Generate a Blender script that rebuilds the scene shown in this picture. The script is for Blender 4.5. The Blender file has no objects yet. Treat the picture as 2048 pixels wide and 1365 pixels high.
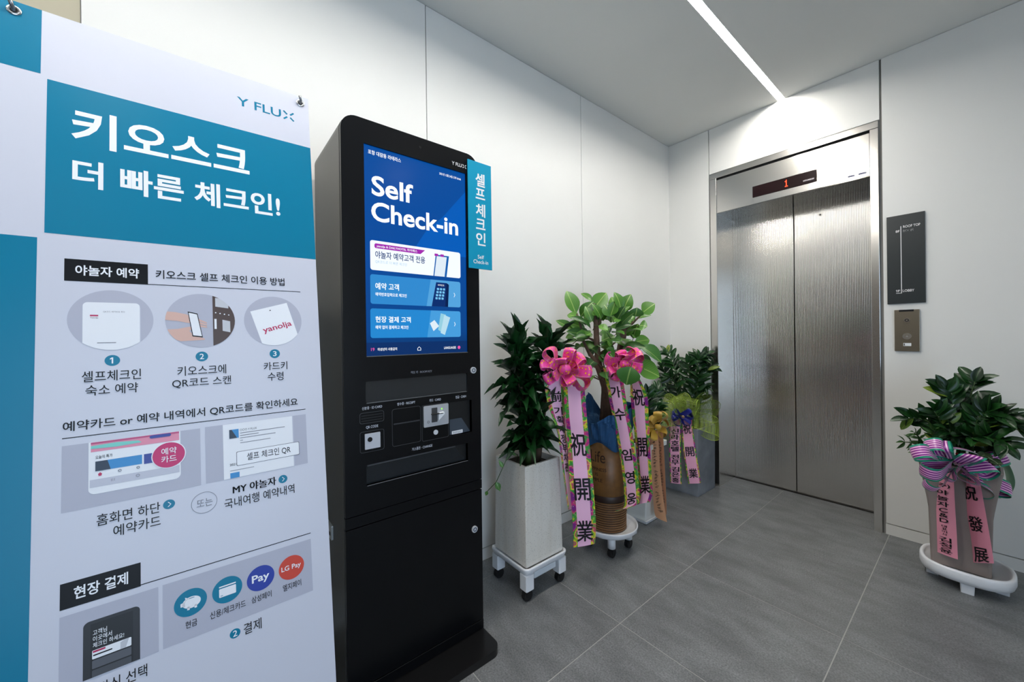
import bpy, bmesh, math, random
import numpy as np
from mathutils import Vector, Matrix

# ------------------------------------------------------------------ camera, world, exposure
sc = bpy.context.scene
COL = bpy.context.collection
cd = bpy.data.cameras.new('camera')
cam = bpy.data.objects.new('camera', cd)
COL.objects.link(cam)
cd.sensor_width = 36.0
cd.lens = 758.4807 / 2048 * 36.0
cd.shift_x = 9.69 / 2048
cd.shift_y = -9.76 / 2048
cd.clip_start = 0.02
YAW, PITCH, ROLL = math.radians(51.3769), math.radians(-0.0877), math.radians(-0.7322)
fw = Vector((-math.sin(YAW) * math.cos(PITCH), math.cos(YAW) * math.cos(PITCH), math.sin(PITCH)))
rt = Vector((math.cos(YAW), math.sin(YAW), 0))
up = rt.cross(fw)
rt2 = rt * math.cos(ROLL) + up * math.sin(ROLL)
up2 = -rt * math.sin(ROLL) + up * math.cos(ROLL)
CAMPOS = Vector((1.6608, -3.1158, 1.1932))
M = Matrix((rt2, up2, -fw)).transposed().to_4x4()
M.translation = CAMPOS
cam.matrix_world = M
sc.camera = cam

world = bpy.data.worlds.new('daylight')
sc.world = world
world.use_nodes = True
bg = world.node_tree.nodes['Background']
bg.inputs[0].default_value = (0.60, 0.78, 1.0, 1)
bg.inputs[1].default_value = 3.6
sc.view_settings.view_transform = 'Standard'
sc.view_settings.look = 'None'
sc.view_settings.gamma = 1
sc.view_settings.use_curve_mapping = False
sc.view_settings.exposure = 0.0
try:
    sc.cycles.use_denoising = True
    sc.cycles.max_bounces = 7
    sc.cycles.diffuse_bounces = 4
    sc.cycles.glossy_bounces = 3
    sc.cycles.transparent_max_bounces = 12
    sc.cycles.sample_clamp_indirect = 6.0
    sc.cycles.caustics_reflective = False
    sc.cycles.caustics_refractive = False
except Exception:
    pass
STRIP_POWER = 106.0
DOWN_POWER = 26.0

# ------------------------------------------------------------------ helpers
def lin(c):
    return tuple(((x / 255) / 12.92 if x / 255 <= 0.04045 else ((x / 255 + 0.055) / 1.055) ** 2.4) for x in c)

MATS = {}
def mat(name, rgb=(200, 200, 200), rough=0.5, metal=0.0, spec=0.5, emit=None, estr=1.0, noise=0.0, nscale=20.0, bump=0.0, bscale=60.0, coat=0.0, alpha=1.0):
    if name in MATS:
        return MATS[name]
    m = bpy.data.materials.new(name)
    m.use_nodes = True
    nt = m.node_tree
    b = nt.nodes['Principled BSDF']
    c = lin(rgb) + (1,)
    b.inputs['Base Color'].default_value = c
    b.inputs['Roughness'].default_value = rough
    b.inputs['Metallic'].default_value = metal
    b.inputs['Specular IOR Level'].default_value = spec
    b.inputs['Coat Weight'].default_value = coat
    b.inputs['Alpha'].default_value = alpha
    if emit is not None:
        b.inputs['Emission Color'].default_value = lin(emit) + (1,)
        b.inputs['Emission Strength'].default_value = estr
    if noise or bump:
        tc = nt.nodes.new('ShaderNodeTexCoord')
        if noise:
            n = nt.nodes.new('ShaderNodeTexNoise')
            n.inputs['Scale'].default_value = nscale
            n.inputs['Detail'].default_value = 6
            nt.links.new(tc.outputs['Object'], n.inputs['Vector'])
            r = nt.nodes.new('ShaderNodeValToRGB')
            r.color_ramp.elements[0].position = 0.3
            r.color_ramp.elements[1].position = 0.7
            r.color_ramp.elements[0].color = tuple(max(0, x * (1 - noise)) for x in c[:3]) + (1,)
            r.color_ramp.elements[1].color = tuple(min(1, x * (1 + noise)) for x in c[:3]) + (1,)
            nt.links.new(n.outputs['Fac'], r.inputs['Fac'])
            nt.links.new(r.outputs['Color'], b.inputs['Base Color'])
        if bump:
            n2 = nt.nodes.new('ShaderNodeTexNoise')
            n2.inputs['Scale'].default_value = bscale
            n2.inputs['Detail'].default_value = 4
            nt.links.new(tc.outputs['Object'], n2.inputs['Vector'])
            bp = nt.nodes.new('ShaderNodeBump')
            bp.inputs['Strength'].default_value = bump
            bp.inputs['Distance'].default_value = 0.002
            nt.links.new(n2.outputs['Fac'], bp.inputs['Height'])
            nt.links.new(bp.outputs['Normal'], b.inputs['Normal'])
    MATS[name] = m
    return m

ORG = {}
def org(o):
    return ORG.get(o.name, Vector((0, 0, 0))) if o is not None else Vector((0, 0, 0))

def tag(o, label=None, cat=None, group=None, kind=None):
    if label: o['label'] = label
    if cat: o['category'] = cat
    if group: o['group'] = group
    if kind: o['kind'] = kind
    return o

def thing(name, loc, label, cat, group=None):
    o = bpy.data.objects.new(name, None)
    COL.objects.link(o)
    o.empty_display_size = 0.1
    o.location = loc
    ORG[o.name] = Vector(loc)
    return tag(o, label, cat, group)

def obj(name, verts, faces, m, parent=None, smooth=False, uvs=None):
    g = org(parent)
    me = bpy.data.meshes.new(name)
    me.from_pydata([(v[0] - g[0], v[1] - g[1], v[2] - g[2]) for v in verts], [], faces)
    if uvs is not None:
        ul = me.uv_layers.new(name='UVMap')
        for p in me.polygons:
            for li in p.loop_indices:
                ul.data[li].uv = uvs[me.loops[li].vertex_index]
    if m is not None:
        me.materials.append(m)
    if smooth:
        me.polygons.foreach_set('use_smooth', [True] * len(me.polygons))
    me.update()
    o = bpy.data.objects.new(name, me)
    COL.objects.link(o)
    if parent is not None:
        o.parent = parent
        ORG[o.name] = g
    return o

def struct(o):
    o['kind'] = 'structure'
    return o

BF = [(0, 3, 2, 1), (4, 5, 6, 7), (0, 1, 5, 4), (1, 2, 6, 5), (2, 3, 7, 6), (3, 0, 4, 7)]
def boxv(x0, y0, z0, x1, y1, z1):
    return [(x0, y0, z0), (x1, y0, z0), (x1, y1, z0), (x0, y1, z0), (x0, y0, z1), (x1, y0, z1), (x1, y1, z1), (x0, y1, z1)]

def merge(parts):
    V, F = [], []
    for v, f in parts:
        k = len(V)
        V += list(v)
        F += [tuple(i + k for i in q) for q in f]
    return V, F

def box(name, b, m, parent=None, bevel=0.0, seg=2):
    if bevel <= 0:
        return obj(name, boxv(*b), BF, m, parent)
    bm = bmesh.new()
    vs = [bm.verts.new(v) for v in boxv(*b)]
    for f in BF:
        bm.faces.new([vs[i] for i in f])
    bmesh.ops.bevel(bm, geom=bm.edges[:], offset=bevel, segments=seg, affect='EDGES', profile=0.5)
    V, F = bm_out(bm)
    return obj(name, V, F, m, parent)

def bm_out(bm):
    bm.verts.index_update()
    V = [tuple(v.co) for v in bm.verts]
    F = [tuple(v.index for v in f.verts) for f in bm.faces]
    bm.free()
    return V, F

def prism(pts, fn, h0, h1):
    """closed solid: 2-D outline pts mapped by fn(a, b, h) between two heights"""
    n = len(pts)
    V = [fn(a, b, h0) for a, b in pts] + [fn(a, b, h1) for a, b in pts]
    F = [tuple(range(n))[::-1], tuple(range(n, 2 * n))]
    F += [(i, (i + 1) % n, n + (i + 1) % n, n + i) for i in range(n)]
    return V, F

def ring(outer, inner, fn, h0, h1):
    n = len(outer)
    V = [fn(a, b, h0) for a, b in outer] + [fn(a, b, h1) for a, b in outer] + [fn(a, b, h0) for a, b in inner] + [fn(a, b, h1) for a, b in inner]
    F = []
    for i in range(n):
        j = (i + 1) % n
        F += [(i, j, n + j, n + i), (2 * n + j, 2 * n + i, 3 * n + i, 3 * n + j), (n + i, n + j, 3 * n + j, 3 * n + i), (j, i, 2 * n + i, 2 * n + j)]
    return V, F

def rrect(u0, v0, u1, v1, r, n=5):
    if u0 > u1: u0, u1 = u1, u0
    if v0 > v1: v0, v1 = v1, v0
    P = []
    for cx, cy, a0 in ((u1 - r, v1 - r, 0), (u0 + r, v1 - r, 90), (u0 + r, v0 + r, 180), (u1 - r, v0 + r, 270)):
        for k in range(n + 1):
            a = math.radians(a0 + 90 * k / n)
            P.append((cx + r * math.cos(a), cy + r * math.sin(a)))
    return P

def disc(cx, cy, r, n=36, ry=None):
    ry = ry or r
    return [(cx + r * math.cos(2 * math.pi * k / n), cy + ry * math.sin(2 * math.pi * k / n)) for k in range(n)]

def clip(poly, conv):
    """Sutherland-Hodgman: poly cut by the convex counter-clockwise outline conv"""
    out = list(poly)
    n = len(conv)
    for i in range(n):
        a, b = conv[i], conv[(i + 1) % n]
        inside = lambda p: (b[0] - a[0]) * (p[1] - a[1]) - (b[1] - a[1]) * (p[0] - a[0]) >= 0
        src, out = out, []
        for k in range(len(src)):
            p, q = src[k], src[(k + 1) % len(src)]
            if inside(p): out.append(p)
            if inside(p) != inside(q):
                d1 = (b[0] - a[0]) * (p[1] - a[1]) - (b[1] - a[1]) * (p[0] - a[0])
                d2 = (b[0] - a[0]) * (q[1] - a[1]) - (b[1] - a[1]) * (q[0] - a[0])
                t = d1 / (d1 - d2)
                out.append((p[0] + (q[0] - p[0]) * t, p[1] + (q[1] - p[1]) * t))
        if not out: return []
    return out

def flat(name, pts, fn, h, m, parent):
    if len(pts) < 3: return None
    return obj(name, [fn(a, b, h) for a, b in pts], [tuple(range(len(pts)))], m, parent)

def tube(pts, radii, n=8, cap=True):
    V, F = [], []
    k = len(pts)
    P = [Vector(p) for p in pts]
    ref = None
    for i in range(k):
        d = (P[min(i + 1, k - 1)] - P[max(i - 1, 0)])
        d = d.normalized() if d.length > 1e-9 else Vector((0, 0, 1))
        if ref is None:
            ref = d.orthogonal().normalized()
        ref = (ref - d * ref.dot(d))
        ref = ref.normalized() if ref.length > 1e-6 else d.orthogonal().normalized()
        b = d.cross(ref)
        r = radii[i] if isinstance(radii, (list, tuple)) else radii
        for j in range(n):
            a = 2 * math.pi * j / n
            V.append(tuple(P[i] + ref * (r * math.cos(a)) + b * (r * math.sin(a))))
    for i in range(k - 1):
        for j in range(n):
            j2 = (j + 1) % n
            F.append((i * n + j, i * n + j2, (i + 1) * n + j2, (i + 1) * n + j))
    if cap:
        F.append(tuple(range(n))[::-1])
        F.append(tuple(range((k - 1) * n, k * n)))
    return V, F

def lathe(cx, cy, prof, n=32, close=False):
    V, F = [], []
    for r, z in prof:
        for j in range(n):
            a = 2 * math.pi * j / n
            V.append((cx + r * math.cos(a), cy + r * math.sin(a), z))
    for i in range(len(prof) - 1):
        for j in range(n):
            j2 = (j + 1) % n
            F.append((i * n + j, i * n + j2, (i + 1) * n + j2, (i + 1) * n + j))
    F.append(tuple(range(n))[::-1])
    F.append(tuple(range((len(prof) - 1) * n, len(prof) * n)))
    return V, F

def loft(cx, cy, prof, rot=0.0, shape=None):
    """square-section solid from (half, z) pairs with rounded corners"""
    V, F = [], []
    c, s = math.cos(rot), math.sin(rot)
    n = 0
    for h, z, r in prof:
        P = rrect(-h, -h, h, h, r, 4) if shape is None else shape(h, r)
        n = len(P)
        V += [(cx + c * a - s * b, cy + s * a + c * b, z) for a, b in P]
    for i in range(len(prof) - 1):
        for j in range(n):
            j2 = (j + 1) % n
            F.append((i * n + j, i * n + j2, (i + 1) * n + j2, (i + 1) * n + j))
    F.append(tuple(range(n))[::-1])
    F.append(tuple(range((len(prof) - 1) * n, len(prof) * n)))
    return V, F

# lettering: glyph outlines become small flat meshes
_fc = bpy.data.curves.new('glyphs', 'FONT')
_fo = bpy.data.objects.new('glyphs', _fc)
COL.objects.link(_fo)
_fc.resolution_u = 4
_cache = {}
def glyphs(s, bold=0.0):
    k = (s, bold)
    if k not in _cache:
        _fc.body = s
        _fc.offset = bold
        dg = bpy.context.evaluated_depsgraph_get()
        dg.update()
        e = _fo.evaluated_get(dg)
        me = e.to_mesh()
        v = np.array([tuple(x.co)[:2] for x in me.vertices], dtype=float).reshape(-1, 2)
        f = [tuple(p.vertices) for p in me.polygons]
        e.to_mesh_clear()
        _cache[k] = (v, f)
    return _cache[k]

def text_geo(s, box4, fn, h, bold=0.0, spread=0.0):
    v, f = glyphs(s, bold)
    u0, v0, u1, v1 = box4
    lo, hi = v.min(0), v.max(0)
    sp = spread
    copies = [(0, 0)] if sp == 0 else [(0, 0), (sp, 0), (-sp, 0), (0, sp * .7), (0, -sp * .7)]
    V, F = [], []
    for dx, dy in copies:
        k = len(V)
        for x, y in v:
            a = u0 + (x - lo[0]) / (hi[0] - lo[0]) * (u1 - u0) + dx * (u1 - u0)
            b = v1 + (y - lo[1]) / (hi[1] - lo[1]) * (v0 - v1) + dy * (v0 - v1)
            V.append(fn(a, b, h))
        F += [tuple(i + k for i in q) for q in f]
    return V, F

ONE = [(.42, 0), (.62, 0), (.62, 1), (.40, 1), (.40, .22), (.16, .36), (.16, .17)]
def one(box4, fn, h, m, parent):
    u0, v0, u1, v1 = box4
    return flat('lettering', [(u0 + a * (u1 - u0), v0 + b * (v1 - v0)) for a, b in ONE], fn, h, m, parent)

def text(s, box4, fn, h, m, parent, bold=0.0, spread=0.0, name='lettering'):
    if 'M' in s and bold > 0:
        bold, spread = 0.0, .03 * abs((box4[3] - box4[1]) / (box4[2] - box4[0]))
    V, F = text_geo(s, box4, fn, h, bold, spread)
    return obj(name, V, F, m, parent)

# ------------------------------------------------------------------ room materials
def wall_mat():
    return mat('wall_panel_white', (234, 233, 229), rough=0.38, spec=0.35, noise=0.012, nscale=3)

def floor_mat():
    m = bpy.data.materials.new('grey_porcelain_tile')
    m.use_nodes = True
    nt = m.node_tree
    b = nt.nodes['Principled BSDF']
    geo = nt.nodes.new('ShaderNodeNewGeometry')
    n1 = nt.nodes.new('ShaderNodeTexNoise'); n1.inputs['Scale'].default_value = 4.5; n1.inputs['Detail'].default_value = 8; n1.inputs['Roughness'].default_value = .62
    n2 = nt.nodes.new('ShaderNodeTexNoise'); n2.inputs['Scale'].default_value = 170; n2.inputs['Detail'].default_value = 4
    mp = nt.nodes.new('ShaderNodeMapping'); mp.inputs['Scale'].default_value = (1, 2.2, 1)
    nt.links.new(geo.outputs['Position'], mp.inputs['Vector'])
    nt.links.new(mp.outputs['Vector'], n1.inputs['Vector'])
    nt.links.new(geo.outputs['Position'], n2.inputs['Vector'])
    r1 = nt.nodes.new('ShaderNodeValToRGB')
    r1.color_ramp.elements[0].position = .3; r1.color_ramp.elements[1].position = .72
    r1.color_ramp.elements[0].color = lin((96, 98, 99)) + (1,)
    r1.color_ramp.elements[1].color = lin((128, 130, 132)) + (1,)
    nt.links.new(n1.outputs['Fac'], r1.inputs['Fac'])
    r2 = nt.nodes.new('ShaderNodeValToRGB')
    r2.color_ramp.elements[0].position = .3; r2.color_ramp.elements[1].position = .7
    r2.color_ramp.elements[0].color = (.62, .62, .62, 1); r2.color_ramp.elements[1].color = (1.28, 1.28, 1.28, 1)
    nt.links.new(n2.outputs['Fac'], r2.inputs['Fac'])
    mx = nt.nodes.new('ShaderNodeMix'); mx.data_type = 'RGBA'; mx.blend_type = 'MULTIPLY'; mx.inputs['Factor'].default_value = 1
    nt.links.new(r1.outputs['Color'], mx.inputs['A']); nt.links.new(r2.outputs['Color'], mx.inputs['B'])
    oi = nt.nodes.new('ShaderNodeObjectInfo')
    mr = nt.nodes.new('ShaderNodeMapRange'); mr.inputs['To Min'].default_value = .92; mr.inputs['To Max'].default_value = 1.06
    nt.links.new(oi.outputs['Random'], mr.inputs['Value'])
    hs = nt.nodes.new('ShaderNodeHueSaturation')
    nt.links.new(mr.outputs['Result'], hs.inputs['Value']); nt.links.new(mx.outputs['Result'], hs.inputs['Color'])
    nt.links.new(hs.outputs['Color'], b.inputs['Base Color'])
    b.inputs['Roughness'].default_value = .42
    b.inputs['Specular IOR Level'].default_value = .5
    bp = nt.nodes.new('ShaderNodeBump'); bp.inputs['Strength'].default_value = .15; bp.inputs['Distance'].default_value = .001
    nt.links.new(n2.outputs['Fac'], bp.inputs['Height']); nt.links.new(bp.outputs['Normal'], b.inputs['Normal'])
    return m

def steel_mat(name, ribs=0.0, rough=.27, col=(226, 222, 216), brush=(1, 1, 60)):
    m = bpy.data.materials.new(name)
    m.use_nodes = True
    nt = m.node_tree
    b = nt.nodes['Principled BSDF']
    b.inputs['Base Color'].default_value = lin(col) + (1,)
    b.inputs['Metallic'].default_value = 1
    b.inputs['Roughness'].default_value = rough
    tc = nt.nodes.new('ShaderNodeTexCoord')
    mp = nt.nodes.new('ShaderNodeMapping'); mp.inputs['Scale'].default_value = brush
    nt.links.new(tc.outputs['Object'], mp.inputs['Vector'])
    n = nt.nodes.new('ShaderNodeTexNoise'); n.inputs['Scale'].default_value = 12; n.inputs['Detail'].default_value = 4
    nt.links.new(mp.outputs['Vector'], n.inputs['Vector'])
    bp = nt.nodes.new('ShaderNodeBump'); bp.inputs['Strength'].default_value = .03; bp.inputs['Distance'].default_value = .0006
    nt.links.new(n.outputs['Fac'], bp.inputs['Height'])
    last = bp
    if ribs:
        w = nt.nodes.new('ShaderNodeTexWave'); w.wave_type = 'BANDS'; w.bands_direction = 'X'; w.wave_profile = 'SIN'
        w.inputs['Scale'].default_value = ribs
        nt.links.new(tc.outputs['Object'], w.inputs['Vector'])
        b2 = nt.nodes.new('ShaderNodeBump'); b2.inputs['Strength'].default_value = .42; b2.inputs['Distance'].default_value = .0012
        nt.links.new(w.outputs['Fac'], b2.inputs['Height']); nt.links.new(bp.outputs['Normal'], b2.inputs['Normal'])
        last = b2
    nt.links.new(last.outputs['Normal'], b.inputs['Normal'])
    return m

WALL = wall_mat()
FLOORM = floor_mat()
GROUT = mat('grout', (168, 167, 164), rough=.8, noise=.08, nscale=40)
CEILM = mat('ceiling_paint', (228, 228, 224), rough=.7, noise=.015, nscale=2)
BACKM = mat('joint_shadow', (150, 149, 145), rough=.8, noise=.03, nscale=10)
BEIGE = mat('beige_panel', (184, 176, 152), rough=.5, noise=.02, nscale=3)
STEEL = steel_mat('brushed_stainless', rough=.2)
STEELD = steel_mat('ribbed_stainless', ribs=37.0, rough=.17)
DARK = mat('dark_gap', (14, 14, 15), rough=.8, noise=.1)
BROWNW = mat('brown_wall', (104, 92, 80), rough=.6, noise=.1, nscale=6)
HC = 2.79

# ------------------------------------------------------------------ room shell
floor = struct(box('floor', (-.3, -5.5, -.12, 3.7, .36, -.0012), GROUT))
xs = [0.0] + [.721 + .5945 * k for k in range(-1, 5)] + [3.6]
ys = [0.29] + [.003 - .597 * k for k in range(0, 9)] + [-5.4]
tile_mesh = {}
for i in range(len(xs) - 1):
    for j in range(len(ys) - 1):
        x0, x1, y1, y0 = xs[i] + .0020, xs[i + 1] - .0020, ys[j] - .0020, ys[j + 1] + .0020
        if j == 0:
            x0, x1 = max(x0, .386), min(x1, 1.249)
            if x1 - x0 < .05: continue
        k = (round(x1 - x0, 4), round(y1 - y0, 4))
        cx, cy = (x0 + x1) / 2, (y0 + y1) / 2
        if k not in tile_mesh:
            t = obj('floor_tile', boxv(-k[0] / 2, -k[1] / 2, -.0011, k[0] / 2, k[1] / 2, 0), BF, FLOORM)
            tile_mesh[k] = t.data
        else:
            t = bpy.data.objects.new('floor_tile', tile_mesh[k]); COL.objects.link(t)
        t.parent = floor
        t.location = (cx, cy, 0)
LX0, LX1 = .790, .836
V, F = merge([(boxv(-.3, -5.5, HC, LX0, .36, HC + .12), BF), (boxv(LX1, -5.5, HC, 3.7, .36, HC + .12), BF), (boxv(LX0, -5.5, HC, LX1, -4.3, HC + .12), BF), (boxv(LX0, -4.3, HC + .05, LX1, .36, HC + .12), BF)])
ceiling = struct(obj('ceiling', V, F, CEILM))
# left wall: backing board, panels with open joints, baseboard
wl = struct(box('wall_left', (-.25, -5.5, 0, -.012, .0, HC), BACKM))
seams = [0.0, -1.1365, -2.267, -3.392]
for i in range(3):
    box('wall_panel', (-.012, seams[i + 1] + .0022, .066, 0, seams[i] - (.0022 if i else 0), HC - .002), WALL, wl)
box('wall_panel', (-.012, -5.4, 0, -.03 + .02, seams[3] - .002, HC - .002), BEIGE, wl)
struct(box('baseboard_left', (-.0115, -3.39, 0, 0, 0, .0605), WALL))
# elevator wall
V, F = merge([(boxv(-.25, .012, 0, .338, .36, HC), BF), (boxv(1.288, .012, 0, 3.7, .36, HC), BF), (boxv(.338, .012, 2.432, 1.288, .36, HC), BF)])
wb = struct(obj('wall_back', V, F, BACKM))
box('wall_panel', (0, 0, .066, .3275, .012, HC - .002), WALL, wb)
box('wall_panel', (.3325, 0, 2.4375, 1.2925, .012, HC - .002), WALL, wb)
box('wall_panel', (1.303, 0, .066, 3.6, .012, HC - .002), WALL, wb)
struct(box('baseboard_back', (1.3015, 0, 0, 3.6, .0115, .0605), WALL))
box('baseboard_piece', (0, 0, 0, .3275, .0115, .0605), WALL, wb)
# sides of the lobby behind the photographer: street doorway on the right, brown wall opposite the elevator
V, F = merge([(boxv(3.6, -2.3, 0, 3.75, .36, HC), BF), (boxv(3.6, -5.5, 0, 3.75, -4.5, HC), BF), (boxv(3.6, -4.5, 2.35, 3.75, -2.3, HC), BF)])
struct(obj('wall_right', V, F, WALL))
V, F = merge([(boxv(-.25, -5.65, 2.25, 3.75, -5.5, HC), BF)])
wf = struct(obj('wall_front', V, F, WALL))
box('wood_panel', (-.25, -5.65, 0, 3.75, -5.5, 2.248), BROWNW, wf)
V, F = merge([(boxv(3.58, -4.5, 0, 3.76, -4.44, 2.35), BF), (boxv(3.58, -2.36, 0, 3.76, -2.3, 2.35), BF), (boxv(3.58, -4.44, 2.29, 3.76, -2.36, 2.35), BF)])
struct(obj('door_1', V, F, mat('anodised_frame', (70, 72, 75), rough=.4, metal=.8)))

# linear light recessed in the ceiling
STRIPM = mat('light_diffuser', (255, 255, 255), emit=(255, 251, 244), estr=STRIP_POWER)
lt = thing('linear_ceiling_light', (LX0, -2.2, HC), 'long recessed linear light running across the ceiling to the elevator wall', 'ceiling light')
V, F = merge([(boxv(LX0, -4.298, HC - .001, LX0 + .003, -.001, HC + .048), BF), (boxv(LX1 - .003, -4.298, HC - .001, LX1, -.001, HC + .048), BF)])
obj('channel', V, F, mat('white_channel', (235, 235, 235), rough=.4), lt)
box('diffuser', (LX0 + .0035, -4.296, HC + .006, LX1 - .0035, -.003, HC + .03), STRIPM, lt)
DOWNM = mat('downlight_lens', (255, 255, 255), emit=(255, 246, 232), estr=DOWN_POWER)
for x, y, where in ((1.57, -3.5, 'above the photographer'), (2.75, -1.6, 'added near the street doorway to light the lobby'), (2.75, -3.9, 'added in the corner by the street doorway to light the lobby'), (1.5, -4.9, 'added near the brown wall to light the lobby')):  # first lamp follows the banner glare; the rest are unseen, added for light
    d = thing('recessed_downlight', (x, y, HC), 'round recessed ceiling downlight ' + where, 'ceiling light', 'downlights over the lobby')
    V, F = ring(disc(x, y, .085), disc(x, y, .07), lambda a, b, h: (a, b, h), HC - .004, HC)
    obj('trim_ring', V, F, mat('white_channel'), d)
    V, F = prism(disc(x, y, .069), lambda a, b, h: (a, b, h), HC - .003, HC - .0005)
    obj('lens', V, F, DOWNM, d)

# ------------------------------------------------------------------ elevator
BLACKP = mat('black_plastic', (12, 12, 14), rough=.25)
el = thing('elevator', (.81, 0, 0), 'brushed steel elevator entrance with closed ribbed double doors showing floor 1', 'elevator')
o = box('jamb', (.338, -.006, 0, .384, .30, 2.39), STEEL, el, .0015)
o = box('jamb', (1.251, -.006, 0, 1.288, .30, 2.39), STEEL, el, .0015)
box('header', (.338, -.006, 2.3915, 1.288, .02, 2.432), STEEL, el, .0015)
box('shadow_gap', (.384, .012, 2.376, 1.251, .03, 2.392), DARK, el)
box('transom', (.3855, .0, 2.122, 1.2495, .02, 2.376), STEEL, el, .0015)
box('soffit', (.3855, .001, 2.118, 1.2495, .30, 2.1215), steel_mat('soffit_shaded_steel', rough=.14, col=(128, 126, 122)), el)  # darkened steel copy; the soffit's dark floor reflection is put into its colour
dl = box('door_panel', (.384, .30, .008, .7955, .325, 2.118), STEELD, el)
dr = box('door_panel', (.8010, .30, .008, 1.251, .325, 2.118), STEELD, el)
box('shaft_shadow', (.37, .33, 0, 1.26, .35, 2.13), DARK, el)
box('door_edge', (.7935, .298, .008, .7955, .30, 2.118), mat('bright_edge', (225, 222, 215), rough=.2, metal=1), dl)
box('sill', (.384, .288, -.003, 1.251, .33, .006), mat('sill_dark', (60, 58, 55), rough=.4, metal=.9), el)
fy = lambda y: (lambda a, b, h: (a, y - h, b))
V, F = ring(disc(.953, 2.02, .011), disc(.953, 2.02, .006), fy(.30), 0, .002)
kh = obj('keyhole_ring', V, F, STEEL, dr)
flat('keyhole', disc(.953, 2.02, .006), fy(.30), .0006, DARK, dr)
disp = box('floor_display', (.632, -.006, 2.169, 1.0, .0, 2.247), mat('display_glass', (30, 10, 12), rough=.12, spec=.5), el, .001)
RED = mat('display_red', (40, 5, 2), emit=(255, 60, 12), estr=3.5)
dots = [(1, 0), (2, 0), (3, 0), (2, 1), (2, 2), (2, 3), (2, 4), (2, 5), (1, 5), (2, 6)]
V, F = merge([prism(rrect(.8255 + c * .0055 - .0024, 2.187 + r * .0066 - .003, .8255 + c * .0055 + .0024, 2.187 + r * .0066 + .003, .0008, 2), fy(-.006), 0, .0008) for c, r in dots])
obj('digit', V, F, RED, disp)
WHITEINK = mat('white_ink', (240, 240, 240), rough=.5)
text('HYUNDAI', (.930, 2.196, .986, 2.186), fy(-.006), .0006, WHITEINK, disp, .012)
for x0, x1 in ((1.150, 1.184), (1.199, 1.237)):
    st = box('sticker', (x0, -.0015, 2.139, x1, 0, 2.152), mat('clear_sticker', (214, 216, 222), rough=.3), el)
    for r in range(2):
        flat('printed_line', rrect(x0 + .002, 2.1415 + r * .0052, x1 - .003 - r * .006, 2.1455 + r * .0052, .0005, 1), fy(-.0015), .0004, mat('blue_ink', (38, 44, 96), rough=.5), st)

# floor directory and call panel
sg = thing('floor_directory_sign', (1.395, 0, 1.347), 'black wall sign reading roof top room and lobby beside the elevator', 'sign')
sp = box('panel', (1.3195, -.01, 1.347, 1.4695, -.0002, 1.851), mat('black_acrylic', (38, 44, 46), rough=.35, noise=.03, nscale=30), sg, .0008)
ys_ = fy(-.01)
text('ROOF TOP', (1.386, 1.789, 1.452, 1.775), ys_, .0006, WHITEINK, sp, .012)
text('ROOM', (1.386, 1.765, 1.425, 1.751), ys_, .0006, WHITEINK, sp, .012)
text('8F', (1.356, 1.767, 1.372, 1.754), ys_, .0006, WHITEINK, sp, .012)
one((1.353, 1.426, 1.363, 1.413), ys_, .0006, WHITEINK, sp)
text('F', (1.3625, 1.426, 1.3715, 1.413), ys_, .0006, WHITEINK, sp, .012)
text('LOBBY', (1.382, 1.426, 1.427, 1.412), ys_, .0006, WHITEINK, sp, .012)
V, F = merge([prism([(1.3755, 1.406), (1.3785, 1.406), (1.3785, 1.787), (1.3755, 1.787)], ys_, 0, .0006), prism([(1.355, 1.405), (1.3785, 1.405), (1.3785, 1.4075), (1.355, 1.4075)], ys_, 0, .0006)])
obj('rule', V, F, WHITEINK, sp)
cp = thing('call_button_panel', (1.395, 0, 1.076), 'small brushed steel call button plate below the black directory sign', 'button panel')
BRONZE = steel_mat('warm_steel', rough=.3, col=(168, 158, 140), brush=(60, 1, 1))
cpp = box('plate', (1.347, -.012, 1.076, 1.446, -.0002, 1.311), BRONZE, cp, .001)
box('bracket', (1.366, -.0135, 1.300, 1.424, -.011, 1.311), DARK, cp)
for n, z, r, m_ in (('key_switch', 1.251, .0125, STEEL), ('call_button', 1.160, .0185, mat('button_steel', (225, 222, 214), rough=.25, metal=1))):
    V, F = prism(disc(1.397, z, r), fy(-.012), 0, .004)
    b_ = obj(n, V, F, m_, cp)
    if n == 'key_switch':
        V, F = ring(disc(1.397, z, r * .62, 20), disc(1.397, z, r * .4, 20), fy(-.012), .0038, .0062)
        obj('key_core', V, F, DARK, b_)
    else:
        flat('arrow', [(1.391, 1.156), (1.403, 1.156), (1.397, 1.166)], fy(-.012), .0044, mat('grey_ink', (150, 148, 142), rough=.4), b_)
stk = box('sticker', (1.382, -.0126, 1.105, 1.413, -.012, 1.122), mat('paper_white', (232, 234, 236), rough=.6), cp)
flat('printed_line', rrect(1.384, 1.1075, 1.3875, 1.1195, .0003, 1), fy(-.0126), .0004, mat('black_ink', (20, 20, 22), rough=.6), stk)

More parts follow.
